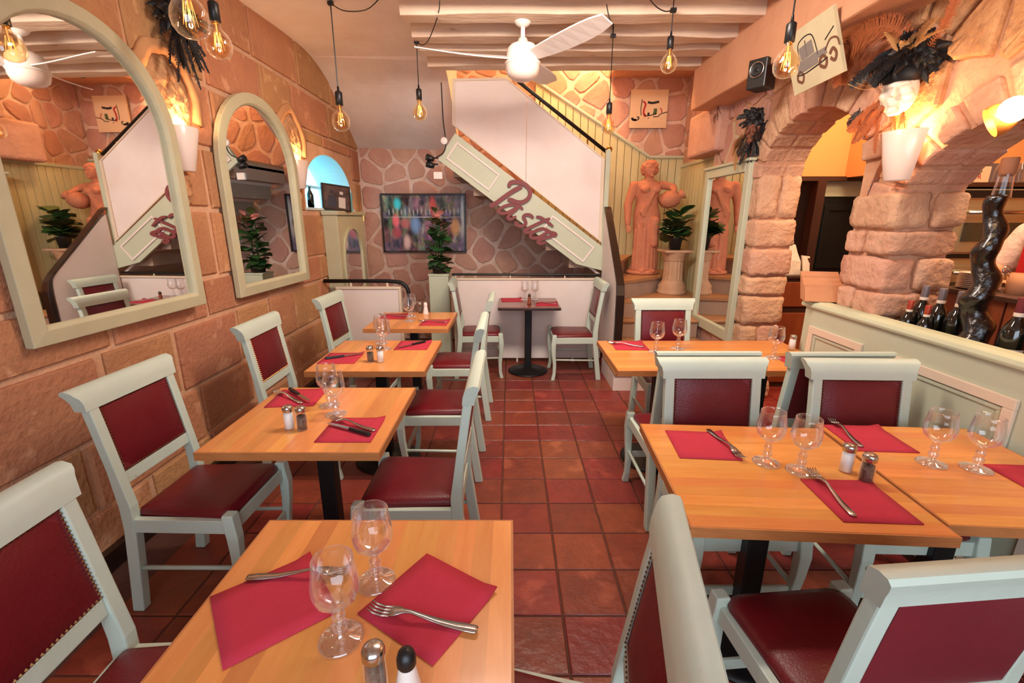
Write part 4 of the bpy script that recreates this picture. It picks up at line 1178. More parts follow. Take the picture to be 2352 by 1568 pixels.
bottle(2.205, 2.30, ZB, 1.0, 'capsule_grey', 'dark wine bottle with grey capsule, middle of the row of three')
bottle(2.205, 2.20, ZB, 1.0, 'capsule_grey', 'dark wine bottle with grey capsule, right of the row of three')
bottle(2.17, 1.90, ZB, 1.06, 'maroon', 'wine bottle with maroon capsule and white label right of the wax column', (0.03, 0.14))
bottle(2.19, 1.765, ZB, 1.0, 'maroon', 'wine bottle cut by the right picture edge with pale label', (0.02, 0.17))
# tall twisted wax-covered bottle
wx = thing('wax_bottle', 'tall twisted black bottle with corked clear neck on the counter', 'bottle', (2.155, 2.045, ZB))
rings = []; N = 64
for i in range(N+1):
    z = 0.78*i/N
    q = i/N
    r0 = 0.034+0.030*(1-q)
    ph = q*2*PI*3.6
    off = 0.018*(1-q*0.4)
    r = r0*(1+0.09*math.cos(2*ph))
    cxx, cyy = off*math.cos(ph)+0.01*q, off*math.sin(ph)+0.07*q
    rings.append([(cxx+r*math.cos(2*PI*k/18), cyy+r*math.sin(2*PI*k/18), z) for k in range(18)])
MB().loft(rings).build('wax_body', 'wax_black', wx, smooth=True)
MB().lathe([(0.034,0.77),(0.031,0.80),(0.027,0.85),(0.026,0.875)], 18, (0.02,0.07,0)).build('neck', 'glass', wx, smooth=True)
MB().lathe([(0.001,0.86),(0.024,0.86),(0.029,0.875),(0.030,0.93),(0.027,0.936),(0.001,0.936)], 18, (0.02,0.07,0)).build('cork', 'cork', wx, smooth=True)
# menus leaning against the middle pillar
for k in range(8):
    me = MB().box(-0.11, 0.11, -0.003, 0.003, 0.0, 0.095+0.013*k).mesh('menu')
    o = ob('menu', me, 'menu_brown'); o.location = (1.985+0.006*k, 2.842+0.016*k, 1.0905)
    o.rotation_euler = (math.radians(-24), 0, math.radians(-14))
    tag(o, ['front brown menu card leaning beside the stone pillar', 'second brown menu card from the front of the leaning stack', 'third brown menu card from the front of the leaning stack', 'fourth brown menu card from the front of the leaning stack',
            'fifth brown menu card from the front of the leaning stack', 'sixth brown menu card from the front of the leaning stack', 'seventh brown menu card from the front of the leaning stack', 'rearmost brown menu card of the leaning stack'][k], 'menu', 'menu cards on the counter end')

# back bar: oven, shelf with carton and glasses, plates, utensil pot, barman
ov = thing('pizza_oven', 'steel deck oven with glazed door behind the bar', 'oven', (0,0,0))
MB().box(3.14, 4.2, 3.36, 3.71, 0.9, 1.80).build('body', 'oven_steel', ov, bevel=0.01)
MB().box(3.14, 4.2, 3.345, 3.36, 1.74, 1.79).build('vent', 'black_metal', ov)
for zz in (1.50, 1.08):
    dr = MB().box(3.16, 3.95, 3.335, 3.36, zz-0.14, zz+0.19).build('door', 'oven_steel', ov, bevel=0.006)
    MB().box(3.22, 3.88, 3.328, 3.336, zz-0.06, zz+0.07).build('window', 'oven_glass', dr)
    MB().tube([(3.2,3.30,zz+0.14),(3.92,3.30,zz+0.14)], 0.012, 8).build('handle', 'steel', dr, smooth=True)
    MB().box(3.14, 4.2, 3.35, 3.362, zz-0.18, zz-0.15).build('gap', 'black_metal', dr)
shf = thing('wall_shelf', 'dark shelf with grey backboard above the oven', 'shelf', (0,0,0))
MB().box(3.02, 4.4, 3.38, 3.71, 1.815, 1.845).build('board', 'wood_dark', shf)
MB().box(3.02, 4.4, 3.66, 3.71, 1.845, 2.0).build('backboard', 'capsule_grey', shf)
cb = thing('carton', 'pale carton with faint red print on the shelf above the oven', 'carton', (3.30, 3.50, 1.845))
MB().box(-0.14, 0.12, -0.06, 0.06, 0, 0.11).build('box', 'canvas', cb, bevel=0.003)
def text_obj(body, size, mat, parent, loc, rot):
    cu = bpy.data.curves.new('print', 'FONT'); cu.body = body; cu.size = size; cu.extrude = 0.0004; cu.align_x = 'CENTER'
    tmp = bpy.data.objects.new('tmp', cu); COL.objects.link(tmp)
    dg = bpy.context.evaluated_depsgraph_get()
    me = bpy.data.meshes.new_from_object(tmp.evaluated_get(dg)); bpy.data.objects.remove(tmp)
    me.materials.clear()
    o = ob('printed_letters', me, mat, parent); o.location = loc; o.rotation_euler = rot
    return o
text_obj('La R', 0.045, 'red_paint', cb, (0.02, -0.061, 0.028), (PI/2, 0, 0))
for k in range(5):
    o = MB().lathe([(0.001,0.001),(0.028,0.001),(0.03,0.01),(0.026,0.10),(0.012,0.13),(0.010,0.15)], 14).build('carafe', 'glass', smooth=True)
    o.location = (3.50+0.075*k, 3.46+0.02*(k % 2), 1.845)
    tag(o, ['upturned glass nearest the carton on the bar shelf', 'upturned glass second from the carton on the bar shelf', 'upturned glass third from the carton on the bar shelf', 'upturned glass fourth from the carton on the bar shelf', 'upturned glass farthest from the carton on the bar shelf'][k], 'glass', 'glasses on the bar shelf')
pm = MB().lathe([(0.001,0.002),(0.06,0.002),(0.095,0.010),(0.097,0.012),(0.06,0.006),(0.001,0.006)], 22).mesh('plate', True)
for k in range(9):
    o = ob('plate', pm, 'plate'); o.location = (2.74, 2.66, 1.2005+0.0105*k)
    tag(o, 'plate in the white stack on the bar shelf, '+['lowest', 'second from the bottom', 'third from the bottom', 'fourth from the bottom', 'fifth, in the middle', 'sixth from the bottom', 'third from the top', 'second from the top', 'topmost'][k], 'plate', 'stack of plates on the bar shelf')
up = thing('utensil_pot', 'copper coloured pot holding utensils on the bar shelf', 'pot', (2.79, 2.48, 1.2))
MB().lathe([(0.001,0.0),(0.055,0.0),(0.062,0.11),(0.058,0.11),(0.052,0.004)], 20).build('pot', 'menu_brown', up, smooth=True)
MB().tube([(-0.06,0.02,0.10),(-0.085,0.03,0.115),(-0.09,0.03,0.135),(-0.07,0.03,0.15),(-0.05,0.03,0.135),(-0.055,0.02,0.11)], 0.005, 6).build('ring_handle', 'steel', up, smooth=True)
o = MB().hexa([(-0.018,-0.012,0),(0.018,-0.012,0),(0.018,0.012,0),(-0.018,0.012,0)],[(0.06,-0.02,0.22),(0.11,-0.02,0.21),(0.11,0.012,0.21),(0.06,0.012,0.22)]).build('spatula', 'blue_handle', bevel=0.005)
o.location = (2.79, 2.48, 1.21); tag(o, 'dark blue handled tool standing in the utensil pot', 'utensil')
o = MB().lathe([(0.001,0.002),(0.06,0.002),(0.10,0.012),(0.102,0.015),(0.06,0.007),(0.001,0.007)], 22).build('saucer', 'steel', smooth=True)
o.location = (2.80, 2.28, 1.2005); tag(o, 'flat steel dish beside the utensil pot on the bar shelf', 'dish')

# passage: door frame, dark door, wooden cabinet, paper bag, wine cases
dw = struct(MB().box(2.36, 3.75, 4.47, 4.56, 1.935, 1.975).build('door_1', 'wood_dark'))
MB().box(2.86, 2.94, 4.46, 4.56, 0, 1.935).build('door_frame', 'wood_dark', dw)
dp = MB().box(2.95, 3.72, 4.56, 4.60, 0, 1.80).build('door_leaf', 'dark_door', dw)
frame_on(lambda a, b, h: (a, 4.56-h, b), 3.02, 3.66, 1.12, 1.72, 0.05, 0, 0.015, 'moulding', 'dark_door', dp)
for zz in (1.02, 0.93): MB().tube([(2.97,4.535,zz),(3.7,4.535,zz)], 0.006, 6).build('bar', 'steel', dp)
MB().box(2.95, 3.72, 4.55, 4.60, 1.80, 1.935).build('transom', 'sage_paint', dw)
cbn = thing('wooden_cabinet', 'reddish wooden cabinet with a drawer in the passage behind the stone pillar', 'cabinet', (0,0,0))
MB().box(2.40, 2.84, 4.22, 4.45, 0.0, 1.06).build('body', 'wood_dark', cbn)
MB().box(2.38, 2.85, 4.20, 4.455, 1.06, 1.085).build('top', 'wood_dark', cbn, bevel=0.004)
MB().box(2.41, 2.80, 4.20, 4.22, 0.80, 1.03).build('drawer', 'wood_red', cbn, bevel=0.005)
MB().box(2.41, 2.80, 4.20, 4.22, 0.05, 0.74).build('door', 'wood_red', cbn, bevel=0.005)
bgp = thing('paper_bag', 'crumpled white paper bag standing on the passage cabinet', 'bag', (2.62, 4.36, 1.086))
rings = []
for i, (z, w, d_) in enumerate(((0,0.115,0.06),(0.06,0.122,0.064),(0.13,0.118,0.055),(0.20,0.108,0.035),(0.27,0.10,0.014))):
    rr = random.Random(i)
    rings.append([(sx*w+rr.uniform(-.008,.008)-0.01*i, sy*d_+rr.uniform(-.006,.006), z+rr.uniform(-0.01,0.01)*(i > 0)) for sx, sy in ((-1,-1),(-0.3,-1.1),(0.3,-0.9),(1,-1),(1.05,0),(1,1),(0,1),(-1,1))])
MB().loft(rings).build('body', 'paper', bgp)
MB().hexa([(0.12,-0.09,0),(0.19,-0.07,0),(0.185,-0.06,0),(0.12,-0.07,0)],[(0.10,-0.06,0.18),(0.18,-0.05,0.17),(0.18,-0.04,0.17),(0.10,-0.04,0.18)]).build('flap', 'paper', bgp)
for k, (x, z) in enumerate(((2.46,0.0),(2.66,0.0),(2.44,0.185),(2.65,0.185),(2.50,0.37),(2.69,0.37),(2.45,0.555),(2.66,0.555))):
    o = MB().box(-0.09, 0.09, -0.1, 0.1, 0, 0.178).build('wooden_case', 'wood_box', bevel=0.006); o.location = (x+0.02*(k % 2), 4.86, 1.0+z)
    tag(o, 'brown wooden case in dark pantry, '+('lowest' if z == 0 else 'second lowest' if z < 0.3 else 'second highest' if z < 0.5 else 'highest')+' row, '+('left' if k % 2 == 0 else 'right'), 'case', 'stacked cases in the pantry')
pc = thing('pantry_rack', 'dark rack carrying the wooden cases in the pantry', 'rack', (0,0,0))
MB().box(2.40, 2.84, 4.74, 4.98, 0.96, 1.0).build('board', 'wood_dark', pc)
MB().box(2.41, 2.45, 4.74, 4.98, 0, 0.96).build('leg', 'wood_dark', pc); MB().box(2.79, 2.83, 4.74, 4.98, 0, 0.96).build('leg', 'wood_dark', pc)
o = MB().lathe([(0.001,0),(0.03,0),(0.03,0.15),(0.033,0.155)], 14).build('steel_shaker', 'steel', smooth=True)
o.location = (2.79, 4.33, 1.086); tag(o, 'tall steel beaker behind the paper bag on the passage cabinet', 'beaker')
# ================================================================ WALL PIECES, LAMPS, DECORATION
def arch_loop(y0, y1, z0, zs, k, n=20):
    """outline of an arched mirror inset by k, counter-clockwise seen from +x"""
    r = (y1-y0)/2-k; c = (y0+y1)/2
    pts = [(y0+k, z0+k), (y1-k, z0+k)]
    pts += [(c+r*math.cos(PI*i/n), zs+r*math.sin(PI*i/n)) for i in range(n+1)]
    return pts
def arched_mirror(yc, w, z0, zs, fw, label, turn):
    t = thing('arched_mirror', label, 'mirror', (-1.887+0.5*w*math.sin(math.radians(turn)), yc, 0), -math.radians(turn), 'arched mirrors on the left wall')
    x, y0, y1 = 0.0, -w/2, w/2
    A, B, C = arch_loop(y0,y1,z0,zs,0), arch_loop(y0,y1,z0,zs,fw*0.82), arch_loop(y0,y1,z0,zs,fw)
    f = lambda L, h: [(x+h, p[0], p[1]) for p in L]
    recalc(MB().loft([f(A,0.0), f(A,0.038), f(B,0.044), f(C,0.028), f(C,0.0)], False, True).build('frame', 'mirror_frame', t, bevel=0.004))
    g = f(arch_loop(y0,y1,z0,zs,fw-0.006), 0.012)
    MB().add(g, [tuple(range(len(g)))]).build('mirror_glass', 'mirror', t)
    b = f(arch_loop(y0,y1,z0,zs,fw-0.006), 0.002)
    recalc(MB().loft([b, f(arch_loop(y0,y1,z0,zs,fw-0.006), 0.0115)]).build('backing', 'black_wood', t))
    return t
arched_mirror(2.19, 0.98, 1.11, 1.985, 0.075, 'large arched mirror in sage frame nearest the camera on the left wall', 2.4)
arched_mirror(3.605, 1.01, 1.07, 1.95, 0.08, 'arched mirror in sage frame farther along between two white sconces', 2.6)
# small mirror cabinet under the window niche
mc = thing('mirror_cabinet', 'tall sage box frame with small arched mirror below the blue window niche', 'mirror', (0,0,0))
y0, y1, x1 = 4.76, 5.62, -1.75
MB().box(XL-0.0, x1, y0, y1, 0.0, 1.63).build('box', 'mirror_frame', mc, bevel=0.006)
MB().box(XL-0.0, x1+0.02, y0-0.02, y1+0.02, 1.63, 1.672).build('top_shelf', 'mirror_frame', mc, bevel=0.006)
A, C = arch_loop(4.84,5.48,0.5,1.20,0.0), arch_loop(4.84,5.48,0.5,1.20,0.035)
f = lambda L, h: [(x1+h, p[0], p[1]) for p in L]
recalc(MB().loft([f(A,0.0), f(A,0.02), f(C,0.02), f(C,0.0)], False, True).build('moulding', 'mirror_frame', mc, bevel=0.003))
g = f(C, 0.003); MB().add(g, [tuple(range(len(g)))]).build('mirror_glass', 'mirror', mc)
# tall mirror on the right wall between stone pillar and stairs
rm = thing('tall_mirror', 'tall rectangular mirror in sage frame between stone pillar and stair recess', 'mirror', (0,0,0))
MB().box(2.012, 2.018, 4.10, 4.84, 0.60, 1.98).build('mirror_glass', 'mirror', rm)
MB().box(2.018, 2.03, 4.05, 4.89, 0.50, 2.04).build('backing', 'sage_wall', rm)
for (a, b, c_, d_) in ((4.02,4.10,0.50,2.06),(4.84,4.91,0.50,2.06),(4.10,4.84,0.50,0.60),(4.10,4.84,1.98,2.06)):
    MB().box(1.985, 2.03, a, b, c_, d_).build('frame_rail', 'sage_wall', rm, bevel=0.006)
MB().box(1.97, 2.03, 4.0, 4.93, 2.06, 2.085).build('cornice', 'sage_wall', rm, bevel=0.006)

# rough stone patches and white half-cone sconces
def patch(mat, x, cy, cz, ry, rz, h, seed, sgn=1, name='rough_patch', parent=None, mask=None):
    mb = MB(); R_, K = 14, 40
    mb.v.append((x+sgn*h, cy, cz))
    for i in range(1, R_+1):
        q = i/R_
        for k in range(K):
            a = 2*PI*k/K
            e = 1+0.18*noise.noise(Vector((math.cos(a)*1.6+seed, math.sin(a)*1.6, seed)))
            y = cy+ry*q*e*math.cos(a); z = cz+rz*q*e*math.sin(a)
            nn = noise.noise(Vector((y*26, z*26, seed)))*0.016+noise.noise(Vector((y*55, z*55, seed)))*0.009
            hh = h*(1-q**5)+nn*(1-q**6)
            mb.v.append((x+sgn*(hh if q < 1 else -0.01), y, z))
    for k in range(K): mb.f.append((0, 1+k, 1+(k+1) % K))
    for i in range(R_-1):
        for k in range(K):
            a = 1+i*K+k; b = 1+i*K+(k+1) % K
            mb.f.append((a, a+K, b+K, b))
    return recalc(mb.build(name, mat, parent, smooth=True))
def half_ring_band(cy, cz, ry, rz, w, x, seed, parent):
    mb = MB(); rings = []
    for k in range(23):
        a = -0.25+(PI+0.5)*k/22
        e = 1+0.14*noise.noise(Vector((math.cos(a)*2+seed, math.sin(a)*2, 0)))
        p = lambda q, h: (x+h, cy+(ry*e+q)*math.cos(a), cz+(rz*e+q)*math.sin(a))
        rings.append([p(0,-0.01), p(0.004,0.016), p(w*0.5,0.022), p(w,0.014), p(w+0.006,-0.01)])
    mb.loft(rings)
    return recalc(mb.build('plaster_band', 'plaster_patch', parent, smooth=True))
def sconce(y, ztop, label, wall_x=XL, side=1, r=1.0, watts=7.0):
    t = thing('wall_sconce', label, 'lamp', (wall_x+side*0.006, y, ztop-0.235), 0 if side > 0 else PI, 'white half-cone sconces')
    o = [(0.001,0.0),(0.06*r,0.0),(0.066*r,0.006),(0.114*r,0.232),(0.112*r,0.236),(0.107*r,0.232),(0.060*r,0.012),(0.001,0.01)]
    recalc(MB().lathe(o, 20, (0.004,0,0), -PI/2, PI/2).build('shade', 'white_ceramic', t, smooth=True, bevel=0))
    MB().box(0.0, 0.004, -0.07*r, 0.07*r, 0.04, 0.19).build('back_plate', 'white_gloss', t)
    MB().ball((0.048,0,0.165), 0.022, 10, 8).build('bulb', 'sconce_glow', t, smooth=True)
    point('sconce_light', (0.055,0,0.222), watts, (1.0,0.58,0.26), 0.03, t)
    return t
for (y, zt, lab, w) in ((2.79, 2.095, 'white half-cone sconce glowing between the two arched mirrors', 11.0), (4.26, 2.085, 'white half-cone sconce glowing beside the blue window niche', 11.0)):
    patch('rough_stone', XL, y, zt+0.12, 0.19, 0.24, 0.03, y, parent=wl)
    half_ring_band(y, zt+0.12, 0.19, 0.25, 0.075, XL+0.004, y, wl)
    patch('rough_stone', XL, y, zt-0.32, 0.075, 0.11, 0.025, y+3, parent=wl)
    sconce(y, zt, lab, watts=w)
# rough stonework on the middle pillar, sconce and globe lamp there
sconce(2.475, 2.02, 'white half-cone sconce on the stone pillar below the feathered mask', XR-0.04, -1, 1.0, 9.0)
gl = thing('globe_lamp', 'round amber wall lamp glowing brightly at the right picture edge', 'lamp', (1.985, 1.93, 2.0))
MB().lathe([(0.001,0.0),(0.03,0.0),(0.035,0.012),(0.02,0.03),(0.018,0.05)], 16).xf(Matrix.Translation((0.02,0,0)) @ Matrix.Rotation(-PI/2, 4, 'Y')).build('wall_mount', 'brass', gl, smooth=True)
MB().lathe([(0.018,0.0),(0.045,0.012),(0.06,0.04),(0.062,0.06),(0.058,0.075)], 20).xf(Matrix.Translation((-0.03,0,0.0)) @ Matrix.Rotation(math.radians(-118), 4, Vector((0.55,0.83,0)).normalized())).build('shell', 'globe_shell', gl, smooth=True)
MB().ball((-0.075,-0.035,0.0), 0.046, 16, 12).build('bulb', 'globe_glow', gl, smooth=True)
point('globe_light', (-0.13,-0.07,0.02), 6.5, (1.0,0.62,0.3), 0.05, gl)

# pendant lamps: cord, socket, big clear amber bulb
def make_pendant():
    t = thing('pendant_lamp', '', 'lamp', (0,0,0), 0, 'bare bulb pendants on black cords')
    prof = [(0.016,0.094),(0.018,0.080),(0.024,0.066),(0.042,0.048),(0.055,0.022),(0.058,0.0),(0.054,-0.024),(0.042,-0.043),(0.024,-0.054),(0.001,-0.058)]
    MB().lathe(prof, 24).build('bulb', 'bulb_amber', t, smooth=True)
    MB().lathe([(0.001,0.088),(0.0155,0.088),(0.0155,0.11),(0.001,0.11)], 14).build('screw_base', 'brass', t, smooth=True)
    fil = MB()
    for k in range(5):
        a0 = 2*PI*k/5; fil.tube([(0.012*math.cos(a0),0.012*math.sin(a0),0.055),(0.022*math.cos(a0+0.3),0.022*math.sin(a0+0.3),-0.02),(0.012*math.cos(a0+0.9),0.012*math.sin(a0+0.9),0.055)], 0.0009, 5)
    fil.tube([(0,0,0.09),(0,0,0.0)], 0.003, 6)
    fil.build('filament', 'bulb_glow', t)
    MB().lathe([(0.018,0.096),(0.023,0.098),(0.023,0.172),(0.019,0.178),(0.008,0.184),(0.006,0.21)], 18).build('socket', 'black_plastic', t, smooth=True)
    return t
pen0 = make_pendant(); pu = False
def pendant(x, y, z, s, ztop, label, swag=None):
    global pu
    if not pu: pu = True; t = pen0; t.location = (x,y,z); t['label'] = label
    else: t = dup(pen0, (x,y,z), 0, label)
    t.scale = (s,s,s)
    pts = [(0,0,0.2),(0.0,0,(ztop-z)/s)]
    point('pendant_fill', (0,0,0.02), 0.5, (1.0,0.80,0.62), 0.006, t)  # added light inside an unlit bulb, brightens the ceiling
    MB().tube(pts, 0.0036/s, 6).build('cord', 'black_plastic', t)
    MB().box(-0.018/s, 0.02/s, -0.014/s, 0.014/s, (ztop-z-0.022)/s, (ztop-z)/s).build('hook', 'black_plastic', t)
    if swag:
        q = [(0,0,(ztop-z-0.01)/s)]+[((p[0]-x)/s,(p[1]-y)/s,(p[2]-z)/s) for p in swag]
        MB().tube(crom(q, 8), 0.0036/s, 6).build('cord', 'black_plastic', t)
pendant(-1.04, 1.70, 2.225, 0.98, 3.05, 'clear bulb pendant nearest the camera before the feather bunch')
pendant(-1.344, 2.384, 2.37, 0.98, 3.05, 'clear bulb pendant second, hanging right of the black feather bunch')
pendant(-1.26, 3.697, 2.292, 1.14, 3.065, 'clear bulb pendant hanging before the white curved ceiling on the left', [(-1.15,3.65,2.99),(-0.98,3.6,2.98),(-0.85,3.55,3.05)])
pendant(-0.742, 4.095, 2.432, 1.0, 2.955, 'clear bulb pendant hanging at the left ends of the white joists', [(-0.68,4.02,2.90),(-0.60,3.85,2.89),(-0.50,3.62,2.95),(-0.46,3.45,2.97)])
pendant(0.785, 3.965, 2.305, 0.98, 2.955, 'clear bulb pendant hanging before the stairs right of the fan', [(0.74,3.8,2.97),(0.68,3.6,2.93),(0.63,3.45,2.95)])
pendant(1.09, 3.52, 2.621, 0.95, 2.955, 'clear bulb pendant hanging below the joists beside the main beam', [(1.02,3.46,2.915),(0.94,3.40,2.92),(0.86,3.33,2.95)])
pendant(1.333, 2.473, 2.315, 1.0, 3.05, 'amber bulb pendant hanging before the vintage car canvas')

# ceiling fan
fan = thing('ceiling_fan', 'white three-blade ceiling fan with bowl light', 'fan', (0.09, 3.72, 0))
MB().ball((0,0,2.985), (0.072,0.072,0.072), 20, 14).build('canopy', 'white_gloss', fan, smooth=True)
MB().tube([(0,0,2.93),(0,0,2.80)], 0.016, 12).build('rod', 'white_gloss', fan, smooth=True)
MB().lathe([(0.018,2.85),(0.03,2.845),(0.04,2.82),(0.09,2.80),(0.112,2.775),(0.118,2.73),(0.118,2.695),(0.11,2.685)], 28).build('motor_housing', 'white_gloss', fan, smooth=True)
MB().lathe([(0.128,2.69),(0.132,2.685),(0.128,2.675),(0.12,2.67)], 28).build('ring', 'white_gloss', fan, smooth=True)
MB().lathe([(0.124,2.672),(0.122,2.64),(0.108,2.605),(0.075,2.58),(0.035,2.568),(0.001,2.565)], 28).build('bowl', 'white_ceramic', fan, smooth=True)
for k, a in enumerate((191, 71, -49)):
    rings = []
    for i in range(9):
        q = i/8; r = 0.09+0.68*q; w = (0.045,0.055,0.064,0.071,0.076,0.079,0.079,0.073,0.052)[i]
        tw = -math.radians(24-10*q); sag = 0.03*q*q
        rings.append([(r, sy*w*math.cos(tw)-0.02*q, 2.715+sy*w*math.sin(tw)+sag+h) for sy, h in ((-1,0),(1,0),(1,0.008),(-1,0.008))])
    o = recalc(MB().loft(rings).build('blade', 'white_gloss', fan, bevel=0.002)); o.rotation_euler = (0,0,math.radians(a))

# feathers
def feather_mesh(L, W, curl, seed, frays=26):
    """one feather along +x, bending by curl in z, with separate barbs"""
    mb = MB(); r = random.Random(seed)
    P = lambda q: Vector((L*(q-0.15*curl*q*q), 0, -curl*L*0.55*q*q))
    mb.tube([P(i/8) for i in range(9)], [0.0022*(1-0.8*i/8) for i in range(9)], 4)
    for i in range(frays):
        q = 0.10+0.9*i/frays
        p = P(q); ww = W*(math.sin(PI*min(1,q*0.92+0.08))**0.6)*r.uniform(0.75,1.1)
        dq = 0.03
        for s in (-1, 1):
            p2 = P(min(1.05,q+0.13))
            tip = Vector((p2.x, s*ww, p2.z-0.004*r.random()))
            mb.add([p, P(min(1,q+dq)), tip+Vector((0.004,0,0.001)), tip], [(0,1,2,3)])
    return mb.mesh('feather')
FM = [feather_mesh(0.15, 0.026, 0.9, 1, 34), feather_mesh(0.19, 0.022, 1.4, 2, 40), feather_mesh(0.12, 0.026, 0.5, 3, 30)]
def feathers(parent, c, n, mats, dirs, seed, scale=1.0, spread=0.9):
    r = random.Random(seed)
    for k in range(n):
        m = r.choice(mats); src = r.choice(FM)
        me = src.copy(); me.materials.clear()
        o = ob('feather', me, m, parent)
        d0 = Vector(dirs[k % len(dirs)])+Vector((r.uniform(-1,1),r.uniform(-1,1),r.uniform(-1,1)))*spread*0.4
        q = d0.to_track_quat('X', 'Z'); o.rotation_mode = 'QUATERNION'
        o.rotation_quaternion = q
        o.location = Vector(c)+Vector((r.uniform(-1,1)*0.01,r.uniform(-1,1)*0.035,r.uniform(-1,1)*0.035)); s = scale*r.uniform(0.8,1.2); o.scale = (s,s*1.2,s)
def tuft(parent, c, r, mat, seed, n=40):
    """downy clump under the feathers"""
    rr_ = random.Random(seed); mb = MB()
    for k in range(n):
        zz = 1-2*(k+0.5)/n; a = k*2.39996; q = math.sqrt(1-zz*zz); e = rr_.uniform(0.7,1.0)
        p = Vector((c[0]+r[0]*q*math.cos(a)*e, c[1]+r[1]*q*math.sin(a)*e, c[2]+r[2]*zz*e))
        d_ = Vector((q*math.cos(a), q*math.sin(a), zz-0.3))
        capsule(mb, p, p+d_*rr_.uniform(0.02,0.05), 0.022, 0.006, 7)
    mb.ball(c, tuple(v*0.85 for v in r), 12, 10)
    return remesh(mb.build('down_tuft', mat, parent), 0.008, 1)
def plume(parent, pts, width, n, mat, seed, name='feather'):
    mb = MB(); r = random.Random(seed); q = crom(pts, 10)
    mb.tube(q, 0.003, 5)
    for i in range(n):
        f_ = i/n*(len(q)-2); k = int(f_); p = q[k].lerp(q[k+1], f_-k); t = (q[k+1]-q[k]).normalized()
        for s in (-1, 1):
            dn = Vector((r.uniform(-0.6,0.1), 0.0, 0)) + Vector((0, t.z, -t.y))*s*(1.0 if s > 0 else 1.0)
            w = width*r.uniform(0.6,1.1)*math.sin(PI*(0.12+0.85*i/n))**0.5
            tip = p+dn.normalized()*w+t*w*0.5+Vector((0,0,-w*0.25))
            mid = p+dn.normalized()*w*0.55+t*w*0.15
            e = t*0.003
            mb.add([p-e, p+e, mid+e, mid-e], [(0,1,2,3)]); mb.add([mid-e, mid+e, tip], [(0,1,2)])
    return mb.build(name, mat, parent)
def plume_bunch(parent, c, n, mats, dirs, seed, L, droop=0.5, width=0.03, spread=0.35):
    r = random.Random(seed)
    for k in range(n):
        d_ = (Vector(dirs[k % len(dirs)]).normalized()+Vector((r.uniform(-1,1),r.uniform(-1,1),r.uniform(-1,1)))*spread).normalized()
        l = L*r.uniform(0.7,1.15); c0 = Vector(c)+Vector((r.uniform(-1,1)*0.015,r.uniform(-1,1)*0.04,r.uniform(-1,1)*0.03))
        sd = Vector((r.uniform(-1,1)*0.1,r.uniform(-1,1)*0.35,0))
        pts = [c0+d_*l*q+(Vector((0,0,-1))*droop+sd)*l*q*q for q in (0,0.3,0.6,0.85,1.0)]
        plume(parent, pts, width*r.uniform(0.7,1.2), 46, r.choice(mats), seed*100+k)
fb_ = thing('feather_bunch', 'bunch of black feathers with a hidden mask high on the left wall', 'feathers', (XL+0.05, 2.88, 2.62))
MB().ball((0,0,0.02), (0.035,0.06,0.08), 14, 10).build('mask', 'mask_dark', fb_, smooth=True)
plume_bunch(fb_, (0.02,-0.01,0.03), 26, ['feather_black'], [(0.3,-0.6,-0.6),(0.3,0.5,-0.8),(0.3,0.2,-1),(0.2,-0.9,0.1),(0.2,-0.5,0.6),(0.2,0.8,0.3),(0.3,0.1,0.8),(0.4,-0.3,-1)], 3, 0.19, 0.55, 0.028)
tuft(fb_, (0.02,-0.02,0.07), (0.05,0.13,0.12), 'feather_black', 2)

def face(parent, mat, s=1.0, name='mask'):
    """a face mask looking along -x: forehead, brow, nose, lips and chin"""
    mb = MB()
    mb.ball((0.012,0,0.0), (0.05*s,0.062*s,0.085*s), 16, 12)
    mb.ball((-0.036*s,0,0.02*s), (0.013*s,0.045*s,0.010*s), 10, 8)
    capsule(mb, (-0.04*s,0,0.018*s), (-0.058*s,0,-0.018*s), 0.007*s, 0.012*s, 8)
    mb.ball((-0.042*s,0,-0.041*s), (0.012*s,0.022*s,0.006*s), 10, 6)
    mb.ball((-0.040*s,0,-0.052*s), (0.012*s,0.020*s,0.006*s), 10, 6)
    mb.ball((-0.032*s,0,-0.075*s), (0.018*s,0.024*s,0.017*s), 10, 8)
    for q in (-1,1): mb.ball((-0.026*s,q*0.034*s,-0.014*s), (0.018*s,0.022*s,0.02*s), 10, 8)
    o = mb.build(name, mat, parent, smooth=True)
    return remesh(o, 0.0045*s, 3)
mk = thing('feather_mask', 'white masquerade mask with huge black and rust feathers above the pillar sconce', 'mask', (1.925, 2.50, 2.205), math.radians(38))
face(mk, 'mask_white', 1.25)
MB().ball((0.0,0,0.075), (0.062,0.085,0.06), 16, 12).build('eye_band', 'feather_black', mk, smooth=True)
tuft(mk, (0.0,-0.02,0.15), (0.07,0.11,0.10), 'feather_black', 5)
plume_bunch(mk, (-0.01,0,0.15), 34, ['feather_black'], [(-0.2,-0.6,0.9),(0,0.5,1),(0,-1,0.3),(0.1,-0.3,1),(0,0.9,0.4),(-0.5,0.3,0.3),(-0.5,-0.2,0.5),(0.1,-0.9,0.8),(-0.6,0.6,-0.1)], 7, 0.16, 0.75, 0.03)
plume_bunch(mk, (0.0,0.03,-0.04), 10, ['feather_brown'], [(-0.1,0.6,-0.9),(-0.1,0.9,-0.7),(0,0.3,-1),(0,-0.5,-0.9)], 8, 0.17, 0.5, 0.014)
feathers(mk, (-0.05,-0.01,0.16), 5, ['feather_tan'], [(-0.2,-0.3,0.7),(-0.3,0.1,0.7)], 12, 0.7, 0.3)
